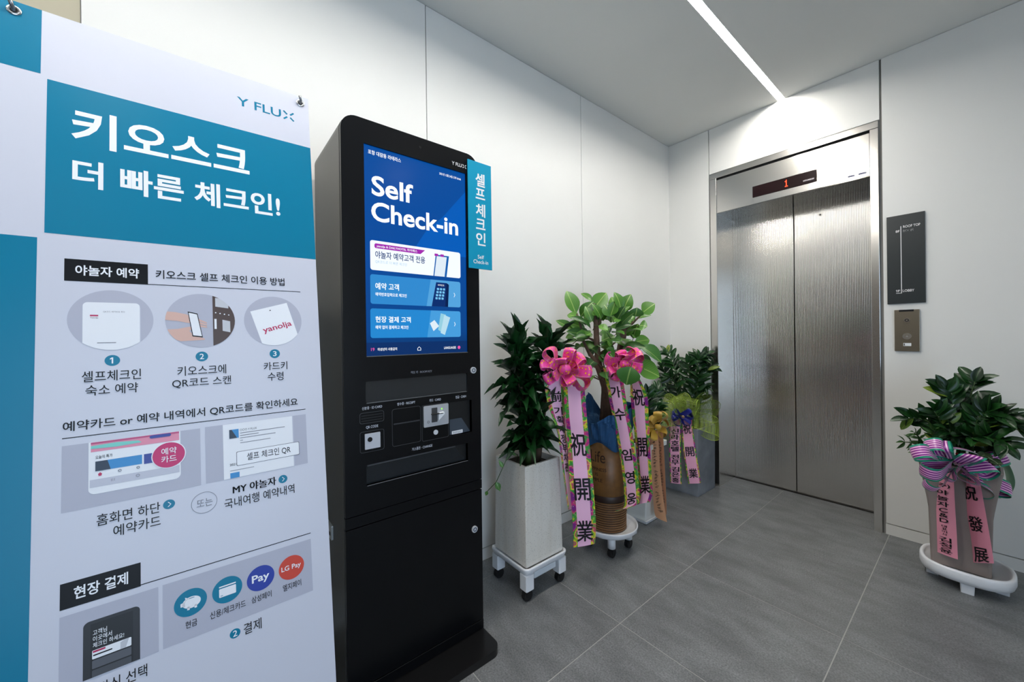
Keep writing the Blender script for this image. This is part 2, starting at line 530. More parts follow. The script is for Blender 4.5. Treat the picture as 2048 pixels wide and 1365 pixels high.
# ------------------------------------------------------------------ kiosk
KX, KY, KW = .413, -2.7767, .5194
kf = lambda a, b, h: (KX + h, KY + a, b)
BLK = mat('kiosk_black_wall_sheen', (66, 64, 60), rough=.35, spec=.5, bump=.05, bscale=900)  # cabinet black lightened; wall reflection on its side is put into the colour
BLKF = mat('kiosk_front_black', (8, 9, 12), rough=.28, spec=.25, bump=.04, bscale=900)
EDGE = mat('kiosk_outline', (62, 64, 68), rough=.45)
PITB = mat('recess_black', (9, 10, 11), rough=.5)
ki = thing('check_in_kiosk', (.24, KY + KW / 2, 0), 'tall black self check-in kiosk with glowing blue touchscreen and teal side sign', 'kiosk')
TOP, RC = 1.906, .05
def topround(u0, u1, z0, z1, r):
    P = [(u0, z0), (u1, z0)]
    for k in range(9):
        a = math.radians(90 * k / 8); P.append((u1 - r + r * math.cos(a), z1 - r + r * math.sin(a)))
    for k in range(9):
        a = math.radians(90 + 90 * k / 8); P.append((u0 + r + r * math.cos(a), z1 - r + r * math.sin(a)))
    return P
V, F = prism(topround(0, KW, .03, TOP, RC), kf, -.35, -.0165)
body = obj('cabinet', V, F, BLK, ki)
box('middle_band', (KX - .0165, KY, .5865, KX, KY + KW, .6215), BLKF, ki, .001)
box('plinth', (KX - .0165, KY, .03, KX, KY + KW, .0650), BLKF, ki, .001)
ld = box('lower_door', (KX - .0145, KY + .001, .0685, KX, KY + KW - .001, .5830), BLKF, ki, .0012)
V, F = prism(rrect(-.02, KY, .528, KY + KW, .035, 6), lambda a, b, h: (a + .0, b, h), 0, .028)
V = [(max(x, .06), y, z) for x, y, z in V]
obj('base_plate', V, F, mat('base_black', (10, 10, 12), rough=.35), ki)
# upper door: plate with openings
SCR = (.0723, 1.1293, .4618, 1.8252)
HOLES = [SCR, (.068, .979, .456, 1.0495), (.3765, .8185, .4755, .9440), (.067, .7105, .4555, .7780)]
def plate(u0, u1, z0, z1, holes, h0, h1):
    us = sorted({u0, u1, *[q for hh in holes for q in (hh[0], hh[2])]})
    zs = sorted({z0, z1, *[q for hh in holes for q in (hh[1], hh[3])]})
    solid = lambda i, j: 0 <= i < len(us) - 1 and 0 <= j < len(zs) - 1 and not any(hh[0] <= (us[i] + us[i + 1]) / 2 <= hh[2] and hh[1] <= (zs[j] + zs[j + 1]) / 2 <= hh[3] for hh in holes)
    V, F, idx = [], [], {}
    def v(i, j, h):
        k = (i, j, h)
        if k not in idx: idx[k] = len(V); V.append(kf(us[i], zs[j], h))
        return idx[k]
    for i in range(len(us) - 1):
        for j in range(len(zs) - 1):
            if not solid(i, j): continue
            F.append((v(i, j, h1), v(i + 1, j, h1), v(i + 1, j + 1, h1), v(i, j + 1, h1)))
            F.append((v(i, j, h0), v(i, j + 1, h0), v(i + 1, j + 1, h0), v(i + 1, j, h0)))
            for di, dj, a, b in ((-1, 0, (i, j + 1), (i, j)), (1, 0, (i + 1, j), (i + 1, j + 1)), (0, -1, (i, j), (i + 1, j)), (0, 1, (i + 1, j + 1), (i, j + 1))):
                if not solid(i + di, j + dj) and not (dj == 1 and j == len(zs) - 2):
                    F.append((v(*a, h0), v(*b, h0), v(*b, h1), v(*a, h1)))
    return V, F
p1 = plate(.001, KW - .001, .6245, 1.84, HOLES, -.0145, 0)
p2 = prism(topround(.001, KW - .001, 1.84, TOP - .001, RC), kf, -.0145, 0)
V, F = merge([p1, p2])
ud = obj('upper_door', V, F, BLKF, ki)
# recesses behind the openings
def recess(nm, hh, d, m):
    u0, z0, u1, z1 = hh
    V = [kf(u0, z0, -.001), kf(u1, z0, -.001), kf(u1, z1, -.001), kf(u0, z1, -.001), kf(u0, z0, -d), kf(u1, z0, -d), kf(u1, z1, -d), kf(u0, z1, -d)]
    F = [(4, 5, 6, 7), (0, 1, 5, 4), (1, 2, 6, 5), (2, 3, 7, 6), (3, 0, 4, 7)]
    return obj(nm, V, F, m, ki)
rk = recess('room_key_pocket', HOLES[1], .0142, PITB)
flat('room_key_window', rrect(.068, .979, .456, 1.0495, .008), kf, -.003, mat('smoked_glass', (34, 38, 42), rough=.12, spec=.6), rk)
box('window_lip', (KX - .002, KY + .070, .9775, KX + .0006, KY + .4545, .9797), mat('lip_grey', (120, 122, 125), rough=.35, metal=.6), rk)
ct = recess('change_tray', HOLES[3], .0142, PITB)
flat('tray_slope', [(.068, .7115), (.4545, .7115), (.40, .772), (.068, .772)], kf, -.0125, mat('tray_dark', (30, 34, 38), rough=.2, spec=.6), ct)
box('tray_lip', (KX - .001, KY + .0695, .7092, KX + .0008, KY + .4545, .7114), mat('lip_grey'), ct)
box('tray_top_edge', (KX - .012, KY + .070, .7735, KX - .0005, KY + .40, .7785), EDGE, ct)
cr = recess('cash_slot', HOLES[2], .0142, PITB)
flat('cash_chute', [(.378, .8195), (.474, .8195), (.434, .8780), (.378, .8780)], kf, -.010, mat('chute_blue_grey', (58, 68, 80), rough=.3, spec=.6), cr)
stq = flat('sticker', rrect(.3905, .8200, .4386, .8325, .0015, 2), kf, -.0090, mat('paper_white'), cr)
text('동전투입금지', (.396, .8295, .4340, .8232), kf, -.0085, mat('black_ink'), cr)
# outlined modules
def outline(nm, hh, r, w=.0012, m=EDGE):
    u0, z0, u1, z1 = hh
    V, F = ring(rrect(u0, z0, u1, z1, r), rrect(u0 + w, z0 + w, u1 - w, z1 - w, r - w * .6), kf, -.0002, .0006)
    return obj(nm, V, F, m, ki)
idm = outline('id_card_module', (.0478, .9135, .1273, .9488), .007)
for k in range(3):
    box('slot', (KX, KY + .053, .9205 + k * .0085, KX + .0008, KY + .122, .9235 + k * .0085), PITB, idm)
rm = outline('receipt_module', (.1545, .8205, .2595, .9478), .008)
box('paper_slit', (KX, KY + .160, .8945, KX + .0016, KY + .255, .8985), mat('slit_edge', (52, 54, 58), rough=.3), rm)
cm = outline('card_module', (.2645, .8180, .3715, .9470), .006)
SILV = mat('silver_plastic', (192, 194, 200), rough=.32, metal=.35)
V, F = prism(rrect(.2697, .8675, .3702, .9435, .004), kf, 0, .004)
rd = obj('card_reader', V, F, SILV, ki)
V, F = prism(rrect(.3003, .8815, .3235, .9340, .0015, 2), kf, .0036, .0044)
obj('card_slot', V, F, mat('slot_grey', (58, 58, 60), rough=.5), rd)
V, F = prism([(.3240, .8875), (.3480, .9080), (.3480, .9150), (.3240, .9125)], kf, .003, .014)
obj('card_guide', V, F, mat('guide_white', (226, 228, 232), rough=.3), rd)
box('card_gap', (KX + .004, KY + .298, .9105, KX + .0146, KY + .342, .9130), DARK, rd)
V, F = prism(disc(.342, .9265, .0022, 12), kf, .0038, .0046)
obj('status_light', V, F, mat('green_light', (20, 60, 10), emit=(120, 255, 40), estr=3), rd)
V, F = ring(disc(.287, .8855, .0045, 16), disc(.287, .8855, .0030, 16), kf, .0038, .0044)
obj('card_symbol', V, F, mat('grey_print', (96, 98, 104), rough=.5), rd)
V, F = prism(disc(.3175, .8435, .0088, 24), kf, 0, .003)
obj('round_button', V, F, mat('button_white', (215, 217, 222), rough=.3), ki)
qm = outline('qr_module', (.0478, .8195, .1268, .8880), .007)
V, F = prism(rrect(.0628, .8295, .1130, .8798, .001, 1), kf, 0, .003)
qs = obj('scanner_plate', V, F, mat('scanner_silver', (206, 208, 216), rough=.3, metal=.3), ki)
V, F = prism(disc(.0787, .8605, .0078, 24), kf, .0028, .0040)
obj('lens', V, F, BLACKP, qs)
def lock(u, z, par):
    V, F = prism(disc(u, z, .0125, 24), kf, 0, .006)
    lk = obj('lock', V, F, mat('lock_nickel', (226, 228, 232), rough=.35, metal=.5), par)
    V, F = ring(disc(u, z, .0078, 18), disc(u, z, .0052, 18), kf, .0058, .0072)
    obj('lock_core', V, F, mat('core_blue_grey', (52, 66, 92), rough=.35, metal=.4), lk)
lock(.4833, 1.059, ki)
lock(.4801, .4361, ki)
V, F = prism(disc(.2708, 1.8706, .0055, 20), kf, 0, .0006)
wc = obj('camera_hole', V, F, BLACKP, ki)
GREYINK = mat('light_grey_ink', (208, 214, 226), rough=.5)
for s_, a, b, c, d in [('객실 키 · ROOM KEY', .2239, 1.0726, .3062, 1.0633), ('신분증 · ID CARD', .0554, .9684, .121, .9584), ('영수증 · RECEIPT', .1732, .9684, .2392, .9580), ('카드 · CARD', .2942, .9670, .3408, .9565), ('현금 · CASH', .4036, .9665, .4499, .9560), ('QR CODE', .0676, .9050, .1069, .8950), ('거스름돈 · CHANGE', .2244, .8040, .3034, .7930)]:
    text(s_, (a, b, c, d), kf, .0004, GREYINK, ud, .004)
def flux(u0, v0, u1, v1, x0, x1, fn, h, m, par, dn):
    text('Y FLU', (u0, v0, u1, v1), fn, h, m, par, .012)
    w = (x1 - x0); cx = (x0 + x1) / 2; cy = (v0 + v1) / 2; hh = abs(v1 - v0) / 2; t = w * .085
    parts = []
    for sx, sy in ((-1, -1), (1, -1), (-1, 1), (1, 1)):
        a = Vector((cx + sx * w * .14, cy + sy * hh * .30)); b = Vector((cx + sx * w * .5, cy + sy * hh))
        d_ = (b - a).normalized(); n_ = Vector((-d_.y, d_.x)) * t
        parts.append(([fn(*(a + n_), h), fn(*(b + n_), h), fn(*(b - n_), h), fn(*(a - n_), h)], [(0, 1, 2, 3)]))
    V, F = merge(parts)
    obj('logo_cross', V, F, m, par)
flux(.4005, 1.8570, .4445, 1.8440, .4480, .4640, kf, .0004, WHITEINK, ud, 1)
# latch on the side facing the banner
lat = obj('side_latch', *prism(rrect(.185, .497, .265, .545, .003, 2), lambda a, b, h: (a, KY - h, b), 0, .006), mat('latch_steel', (206, 210, 212), rough=.35, metal=.4), ki)
obj('latch_recess', *prism(rrect(.20, .508, .25, .520, .002, 2), lambda a, b, h: (a, KY - h, b), .0055, .0068), DARK, lat)

# touchscreen
def glow(nm, rgb=(255, 255, 255), s=1.0):
    return mat('screen_' + nm, (4, 5, 8), rough=.2, spec=.18, emit=rgb, estr=s)
def screen_bg():
    m = bpy.data.materials.new('screen_backdrop')
    m.use_nodes = True
    nt = m.node_tree
    b = nt.nodes['Principled BSDF']
    b.inputs['Base Color'].default_value = (.002, .003, .006, 1)
    b.inputs['Roughness'].default_value = .2
    b.inputs['Specular IOR Level'].default_value = .18
    tc = nt.nodes.new('ShaderNodeTexCoord')
    sx = nt.nodes.new('ShaderNodeSeparateXYZ')
    nt.links.new(tc.outputs['Generated'], sx.inputs['Vector'])
    r = nt.nodes.new('ShaderNodeValToRGB')
    e = r.color_ramp.elements
    e[0].position = 0; e[0].color = lin((0, 48, 100)) + (1,)
    e[1].position = 1; e[1].color = lin((0, 76, 158)) + (1,)
    k = e.new(.12); k.color = lin((0, 66, 138)) + (1,)
    k = e.new(.5); k.color = lin((0, 74, 158)) + (1,)
    nt.links.new(sx.outputs['Z'], r.inputs['Fac'])
    nt.links.new(r.outputs['Color'], b.inputs['Emission Color'])
    b.inputs['Emission Strength'].default_value = 1.0
    return m
u0, z0, u1, z1 = SCR
scr = obj('touchscreen', [kf(u0, z0, -.006), kf(u1, z0, -.006), kf(u1, z1, -.006), kf(u0, z1, -.006)], [(0, 1, 2, 3)], screen_bg(), ki)
box('screen_ledge', (KX - .007, KY + u0, z0, KX - .001, KY + u1, z0 + .0022), mat('lip_grey'), ki)
S = -.006
flat('screen_sweep', [(u0 + .17, 1.50), (u1, 1.50), (u1, 1.755), (u0 + .29, 1.64), (u0 + .22, 1.575)], kf, S + .0003, glow('sweep', (0, 92, 188)), scr)
flat('screen_bar', [(u0, z0), (u1, z0), (u1, 1.1750), (u0, 1.1750)], kf, S + .0003, glow('bar', (4, 46, 104)), scr)
W1 = glow('white', (250, 253, 255), 1.15)
text('포항 대잠동 라테라스', (.0875, 1.8117, .2006, 1.7970), kf, S + .0006, W1, scr, .012)
text('2021년 12월 24일 오후 04:46', (.3496, 1.8045, .4426, 1.7945), kf, S + .0006, W1, scr, .012)
text('Self', (.0977, 1.7302, .244, 1.6634), kf, S + .0006, W1, scr, .022)
text('Check-in', (.0956, 1.6440, .4275, 1.5785), kf, S + .0006, W1, scr, .022)
flat('card', rrect(.0903, 1.4160, .4357, 1.5142, .008), kf, S + .0006, glow('card_white', (238, 246, 252), 1.1), scr)
flat('card', rrect(.0892, 1.3038, .4345, 1.4015, .008), kf, S + .0006, glow('card_blue', (48, 138, 208)), scr)
flat('card', rrect(.0880, 1.1905, .4333, 1.2885, .008), kf, S + .0006, glow('card_sky', (34, 136, 210)), scr)
flat('ribbon', [(.108, 1.4890), (.2696, 1.4890), (.2876, 1.5050), (.108, 1.5050), (.1045, 1.5010), (.1045, 1.4930)], kf, S + .0009, glow('purple', (164, 40, 176)), scr)
text('yanolja & DAILYHOTEL 하이패스', (.1115, 1.5020, .2571, 1.4910), kf, S + .0012, W1, scr, .008)
text('야놀자 예약고객 전용', (.1069, 1.4808, .2872, 1.4560), kf, S + .0009, glow('navy', (8, 54, 118)), scr, .014)
text('QR코드로 더 빠른 체크인', (.1067, 1.4500, .2176, 1.4390), kf, S + .0009, glow('pale_blue', (172, 206, 232)), scr)
for nm, tab in ((0, ('예약 고객', .1059, 1.3750, .1875, 1.3520)), (1, ('예약번호입력으로 체크인', .1056, 1.3425, .2151, 1.3305)), (0, ('현장 결제 고객', .1048, 1.2630, .2291, 1.2425)), (1, ('예약 없이 결제하고 체크인', .1046, 1.2325, .22, 1.2200)), (1, ('미성년자 사용금지', .1111, 1.1575, .1776, 1.1475)), (1, ('LANGUAGES', .3602, 1.1548, .4111, 1.1458))):
    text(tab[0], tab[1:], kf, S + .0009, W1, scr, .014)
text('19', (.0889, 1.1583, .1002, 1.1478), kf, S + .0009, glow('pink', (240, 90, 170)), scr, .01)
flat('printed_disc', disc(.4248, 1.1502, .0062, 20), kf, S + .0009, glow('pink'), scr)
for zz in (1.35, 1.239):
    V, F = merge([([kf(.4045, zz + .008, S + .001), kf(.4065, zz + .008, S + .001), kf(.4105, zz, S + .001), kf(.4085, zz, S + .001)], [(0, 1, 2, 3)]), ([kf(.4045, zz - .008, S + .001), kf(.4065, zz - .008, S + .001), kf(.4105, zz, S + .001), kf(.4085, zz, S + .001)], [(0, 1, 2, 3)])])
    obj('arrow', V, F, W1, scr)
V, F = ring([(.2530, 1.144), (.2666, 1.144), (.2666, 1.152), (.2598, 1.158), (.2530, 1.152)], [(.2545, 1.1455), (.2651, 1.1455), (.2651, 1.1515), (.2598, 1.156), (.2545, 1.1515)], kf, S + .0008, S + .0012)
obj('home_icon', V, F, W1, scr)
c1 = rrect(.0903, 1.4160, .4357, 1.5142, .008)
flat('icon', clip([(.318, 1.405), (.373, 1.405), (.386, 1.495), (.330, 1.495)], c1), kf, S + .0009, glow('icon_blue', (20, 96, 176)), scr)
flat('icon', clip([(.322, 1.405), (.364, 1.405), (.376, 1.490), (.334, 1.490)], c1), kf, S + .0012, glow('icon_white', (226, 238, 248)), scr)
for a in (.3250, .3490):
    flat('icon', rrect(a, 1.4895, a + .015, 1.4985, .002, 2), kf, S + .0014, glow('purple'), scr)
c2 = rrect(.0892, 1.3038, .4345, 1.4015, .008)
flat('icon', clip([(.29, 1.30), (.31, 1.41), (.44, 1.41), (.44, 1.30)], c2), kf, S + .0008, glow('card_pale', (84, 164, 222)), scr)
flat('icon', clip([(.3110, 1.3030), (.3670, 1.3030), (.3740, 1.3930), (.3303, 1.3930)], c2), kf, S + .0011, glow('keypad_navy', (4, 44, 110)), scr)
flat('icon', clip([(.3670, 1.3030), (.3790, 1.3030), (.3840, 1.3870), (.3740, 1.3930)], c2), kf, S + .0011, glow('keypad_deep', (2, 28, 78)), scr)
text('예약번호', (.3370, 1.3865, .3640, 1.3800), kf, S + .0014, W1, scr)
keys = []
for r in range(4):
    for c in range(3):
        x, z = .3265 + c * .0125 + r * .0022, 1.3300 + r * .0115
        keys.append(([kf(a, b, S + .0014) for a, b in rrect(x, z, x + .009, z + .008, .001, 1)], [tuple(range(8))]))
V, F = merge(keys)
tag(obj('keypad_keys', V, F, glow('key_blue', (120, 196, 240)), scr), kind='stuff')
c3 = rrect(.0880, 1.1905, .4333, 1.2885, .008)
flat('icon', clip([(.29, 1.18), (.31, 1.30), (.44, 1.30), (.44, 1.18)], c3), kf, S + .0008, glow('card_pale3', (70, 158, 222)), scr)
flat('icon', [(.3478, 1.2790), (.3700, 1.2740), (.3560, 1.2050), (.3360, 1.2180)], kf, S + .0011, glow('note_teal', (150, 208, 226)), scr)
flat('icon', [(.3620, 1.2730), (.3875, 1.2640), (.3640, 1.1985), (.3460, 1.2060)], kf, S + .0013, glow('note_pale', (186, 224, 240)), scr)
flat('icon', [(.3029, 1.2414), (.3213, 1.2536), (.3398, 1.2316), (.3172, 1.2128)], kf, S + .0015, glow('icon_white'), scr)

# side sign of the kiosk
TEAL = mat('sign_teal', (0, 150, 186), rough=.32, spec=.45)
fs = box('side_sign', (KX + .003, KY + .4675, 1.459, KX + .007, KY + .579, 1.882), TEAL, ki, .0006)
ff = lambda a, b, h: (KX + .007 + h, KY + a, b)
for ch, zc in (('셀', 1.812), ('프', 1.757), ('체', 1.692), ('크', 1.637), ('인', 1.578)):
    hh = .026 if ch in '셀체인' else .021
    text(ch, (.502, zc + hh, .5475, zc - hh), ff, .0005, WHITEINK, fs, .02)
text('Self', (.5085, 1.5140, .5385, 1.4990), ff, .0005, WHITEINK, fs, .012)
text('Check-in', (.4880, 1.4945, .5590, 1.4790), ff, .0005, WHITEINK, fs, .012)

# ------------------------------------------------------------------ roll-out banner on its stand
BO, BU, BD = Vector((.34624, -3.45390, 1.93802)), Vector((.00432, .999975, .00557)), Vector((.123496, .004996, -.992333))
BN = Vector((.992336, -.004975, .123471))
bf = lambda a, b, h: tuple(BO + BU * a + BD * b + BN * h)
bs = thing('banner_stand', (.45, -3.15, 0), 'white and teal printed banner explaining kiosk check-in, leaning on its stand', 'banner')
BWHITE = mat('banner_vinyl', (206, 208, 221), rough=.3, spec=.4)
BTEAL = mat('banner_teal', (0, 120, 154), rough=.3, spec=.28)
BBLACK = mat('banner_black', (16, 16, 19), rough=.36, spec=.2)
BLILAC = mat('banner_lilac', (180, 182, 198), rough=.36, spec=.3)
BGREY = mat('banner_grey', (196, 198, 212), rough=.36, spec=.3)
INKW = mat('banner_white_ink', (238, 240, 246), rough=.4)
V, F = prism([(0, 0), (.6, 0), (.6, 1.8), (0, 1.8)], bf, -.0006, 0)
sh = obj('banner_sheet', V, F, BWHITE, bs)
L1, L2, L3, L4 = .0003, .0006, .0009, .0012
def R4(a, b, c, d): return [(a, b), (c, b), (c, d), (a, d)]
flat('printed_block', R4(0, 0, .0612, .1535), bf, L1, BTEAL, sh)
flat('printed_block', R4(0, .528, .0612, 1.8), bf, L1, BTEAL, sh)
flat('printed_block', R4(.0708, .162, .6, .516), bf, L1, BTEAL, sh)
flux(.4169, .0635, .5243, .0895, .5310, .5580, bf, L1, BTEAL, sh, 0)
text('키오스크', (.1076, .212, .4411, .3016), bf, L2, INKW, sh, .022)
text('더 빠른 체크인!', (.1098, .3355, .5123, .4015), bf, L2, INKW, sh, .022)
flat('printed_block', R4(.0998, .5695, .2321, .619), bf, L1, BBLACK, sh)
text('야놀자 예약', (.1158, .5820, .2169, .6055), bf, L2, INKW, sh, .02)
flat('printed_line', R4(.2321, .6172, .5548, .6188), bf, L1, BBLACK, sh)
flat('printed_line', R4(.1000, .9550, .5548, .9568), bf, L1, BBLACK, sh)
flat('printed_line', R4(.2172, 1.2915, .5540, 1.2933), bf, L1, BBLACK, sh)
flat('printed_block', R4(.1000, 1.2450, .2172, 1.2952), bf, L1, BBLACK, sh)
text('현장 결제', (.1187, 1.2568, .1976, 1.2820), bf, L2, INKW, sh, .02)
for s_, a, b, c, d, w in [('키오스크 셀프 체크인 이용 방법', .2455, .5810, .5156, .6030, .01), ('셀프체크인', .1269, .8178, .2195, .8418, .004), ('숙소 예약', .1326, .8486, .2144, .8716, .004), ('키오스크에', .2826, .8175, .3772, .8410, .004), ('QR코드 스캔', .2730, .8470, .3869, .8700, .004), ('카드키', .4586, .8178, .5141, .8400, .004), ('수령', .4669, .8460, .5040, .8690, .004), ('예약카드 or 예약 내역에서 QR코드를 확인하세요', .1008, .9215, .5360, .9440, .012), ('오늘의 특가', .1480, 1.0005, .1736, 1.0080, .01), ('홈화면 하단', .1502, 1.1240, .2499, 1.1480, .004), ('예약카드', .1751, 1.1539, .2505, 1.1776, .004), ('MY 야놀자', .3846, 1.1230, .4772, 1.1440, .004), ('국내여행 예약내역', .3670, 1.1520, .5192, 1.1760, .004), ('현금', .2906, 1.4025, .3114, 1.4180, .006), ('신용/체크카드', .3347, 1.4015, .4040, 1.4178, .006), ('삼성페이', .4161, 1.4015, .4583, 1.4174, .006), ('엘지페이', .4839, 1.4010, .5262, 1.4174, .006), ('결제', .3985, 1.4570, .4352, 1.4827, .004), ('방식 선택', .1540, 1.4575, .2268, 1.4827, .004)]:
    text(s_, (a, b, c, d), bf, L3, BBLACK, sh, w)
for cx, cy, n_ in ((.1731, .7964, '1'), (.3292, .7952, '2'), (.4854, .7953, '3'), (.3814, 1.4700, '2')):
    flat('printed_disc', disc(cx, cy, .0122 if cy < 1 else .0106), bf, L1, BTEAL, sh)
    if n_ == '1': one((cx - .0055, cy - .0068, cx + .0055, cy + .0068), bf, L2, INKW, sh)
    else: text(n_, (cx - (.003 if n_ == '1' else .0042), cy - .0068, cx + (.003 if n_ == '1' else .0042), cy + .0068), bf, L2, INKW, sh, .008)
# three round pictures
C1, C2, C3 = disc(.1728, .7045, .0683, 48), disc(.3300, .7045, .0683, 48), disc(.4862, .7040, .0683, 48)
for c_ in (C1, C2, C3):
    flat('printed_disc', c_, bf, L1, BLILAC, sh)
PHW = mat('print_phone_white', (234, 236, 242), rough=.4)
flat('printed_picture', clip(rrect(.1273, .6650, .2178, .86, .008), C1), bf, L2, PHW, sh)
flat('printed_picture', clip(R4(.2178, .675, .2190, .80), C1), bf, L2, BGREY, sh)
text('QR코드·예약번호 확인', (.1585, .6840, .1930, .6880), bf, L3, mat('print_grey', (120, 122, 132), rough=.5), sh)
flat('printed_picture', R4(.1384, .6934, .1510, .6966), bf, L3, mat('print_crimson', (186, 26, 84), rough=.4), sh)
text('Yanolja', (.1386, .6985, .1510, .7022), bf, L3, BBLACK, sh)
flat('printed_line', R4(.1495, .7555, .1790, .7570), bf, L3, mat('print_grey'), sh)
flat('printed_picture', clip(R4(.3525, .62, .42, .80), C2), bf, L2, mat('print_umber', (74, 56, 50), rough=.4), sh)
flat('printed_picture', clip([(.358, .645), (.385, .650), (.385, .672), (.358, .668)], C2), bf, L3, mat('print_silver', (196, 198, 206), rough=.4), sh)
flat('printed_picture', clip([(.372, .702), (.388, .706), (.388, .735), (.372, .731)], C2), bf, L3, mat('print_silver'), sh)
flat('printed_picture', clip([(.3555, .700), (.3600, .700), (.3600, .726), (.3555, .726)], C2), bf, L3, INKW, sh)
for k in range(4):
    flat('printed_dot', disc(.3585 + k * .009, .6840 + k * .0018, .0016, 8), bf, L3, INKW, sh)
SKIN = mat('print_skin', (214, 176, 164), rough=.5)
flat('printed_picture', clip([(.255, .682), (.280, .684), (.300, .689), (.3085, .693), (.3125, .700), (.312, .712), (.300, .710), (.285, .706), (.255, .703)], C2), bf, L2, SKIN, sh)
for k in range(3):
    flat('printed_picture', [(.322, .699 + k * .0075), (.3400, .7090 + k * .0052), (.3410, .7125 + k * .0052), (.322, .7055 + k * .0075)], bf, L2, SKIN, sh)
flat('printed_picture', clip([(.262, .727), (.285, .7255), (.300, .7215), (.3110, .7195), (.3150, .7235), (.3060, .7310), (.3150, .7420), (.335, .7500), (.336, .7535), (.310, .7550), (.290, .7560), (.276, .7500), (.262, .740)], C2), bf, L2, SKIN, sh)
flat('printed_picture', [(.3034, .6819), (.3224, .6870), (.3319, .7473), (.3120, .7444)], bf, L3, BBLACK, sh)
flat('printed_picture', [(.3052, .6850), (.3212, .6892), (.3302, .7445), (.3132, .7420)], bf, L4, PHW, sh)
flat('printed_picture', clip([(.4323, .6788), (.5188, .6519), (.5480, .76), (.4620, .785)], C3), bf, L2, INKW, sh)
flat('printed_picture', [(.4760, .6765), (.4804, .6755), (.4780, .6725)], bf, L3, BBLACK, sh)
ang = math.atan2(.7115 - .7323, .5286 - .4602)
rotf = lambda a, b, h: bf(.4602 + a * math.cos(ang) - b * math.sin(ang), .7323 + a * math.sin(ang) + b * math.cos(ang), h)
text('yanolja', (0, -.0095, .0715, .0100), rotf, L3, mat('print_crimson'), sh, .014)
# two phone pictures
PA, PB = R4(.1000, .9713, .3231, 1.1062), R4(.3323, .9700, .5546, 1.1052)
flat('printed_panel', PA, bf, L1, BLILAC, sh)
flat('printed_panel', PB, bf, L1, BLILAC, sh)
flat('printed_picture', clip(rrect(.1378, .93, .2864, 1.0805, .011), PA), bf, L2, PHW, sh)
flat('printed_picture', R4(.1412, .9718, .2842, .9920), bf, L3, mat('print_pink', (226, 140, 166), rough=.4), sh)
flat('printed_picture', [(.1412, .9790), (.18, .9775), (.215, .9800), (.22, .9850), (.18, .9870), (.1412, .9850)], bf, L4, mat('print_mint', (120, 206, 196), rough=.4), sh)
flat('printed_picture', R4(.1412, .9718, .2842, .9755), bf, L4, mat('print_rose', (190, 70, 120), rough=.4), sh)
flat('printed_picture', rrect(.2330, .9730, .2700, .9800, .003, 2), bf, .0014, mat('print_navy', (44, 62, 150), rough=.4), sh)
flat('printed_picture', R4(.1480, 1.0128, .2204, 1.0332), bf, L3, mat('print_azure', (46, 136, 200), rough=.4), sh)
flat('printed_picture', [(.1480, 1.0128), (.166, 1.0128), (.171, 1.0332), (.1480, 1.0332)], bf, L4, mat('print_slate', (26, 44, 66), rough=.4), sh)
flat('printed_picture', R4(.2235, 1.0128, .2500, 1.0345), bf, L3, mat('print_navy'), sh)
flat('printed_picture', R4(.1400, 1.0500, .2842, 1.0660), bf, L3, BGREY, sh)
flat('printed_picture', [(.1520, 1.0395), (.1550, 1.0365), (.1580, 1.0395), (.1570, 1.0440), (.1530, 1.0440)], bf, L4, mat('print_crimson'), sh)
for a in (.185, .214):
    V, F = ring(disc(a, 1.0395, .0028, 14), disc(a, 1.0395, .0016, 14), bf, L3, L4)
    obj('printed_icon', V, F, mat('print_grey'), sh)
V, F = ring(disc(.2135, 1.0570, .0032, 14), disc(.2135, 1.0570, .0024, 14), bf, L4, .0014)
obj('printed_icon', V, F, mat('print_grey'), sh)
for a in (.1715, .174, .1765):
    flat('printed_icon', R4(a, 1.0540, a + .0007, 1.0595), bf, L4, mat('print_grey'), sh)
flat('printed_disc', disc(.2659, 1.0228, .0302, 40), bf, L4, INKW, sh)
flat('printed_disc', disc(.2659, 1.0228, .0284, 40), bf, .0015, mat('print_magenta', (196, 14, 100), rough=.4), sh)
text('예약', (.2528, 1.0060, .2794, 1.0213), bf, .0018, INKW, sh, .008)
text('카드', (.2526, 1.0240, .2793, 1.0393), bf, .0018, INKW, sh, .008)
flat('printed_picture', R4(.3672, .9703, .5205, 1.1050), bf, L2, PHW, sh)
flat('printed_picture', R4(.5205, .9703, .5225, 1.1050), bf, L2, BGREY, sh)
flat('printed_picture', R4(.3800, .9850, .3995, 1.0070), bf, L3, mat('print_azure'), sh)
flat('printed_picture', [(.3800, .9850), (.3850, .9850), (.3960, 1.0070), (.3800, 1.0070)], bf, L4, mat('print_slate'), sh)
text('○○○ Y FLUX', (.4023, .9860, .4385, .9915), bf, L3, BBLACK, sh)
for k, (w, hgt) in enumerate(((.100, .0016), (.040, .0016), (.078, .0014), (.006, .0014), (.066, .0014))):
    flat('printed_line', R4(.4022, .9955 + k * .0062, .4022 + w, .9955 + k * .0062 + hgt), bf, L3, mat('print_grey'), sh)
text('2021', (.3795, 1.0690, .3925, 1.0745), bf, L3, BBLACK, sh, .01)
flat('printed_picture', R4(.3800, 1.0920, .3990, 1.1050), bf, L3, mat('print_azure'), sh)
flat('printed_line', R4(.380, 1.0860, .430, 1.0872), bf, L3, mat('print_grey'), sh)
flat('printed_picture', rrect(.3935, 1.0418, .5352, 1.0772, .003), bf, L3, mat('print_slate2', (70, 72, 86), rough=.4), sh)
flat('printed_picture', rrect(.3945, 1.0428, .5342, 1.0762, .003), bf, L4, INKW, sh)
text('셀프 체크인 QR', (.4153, 1.0490, .5139, 1.0690), bf, .0015, BBLACK, sh, .004)
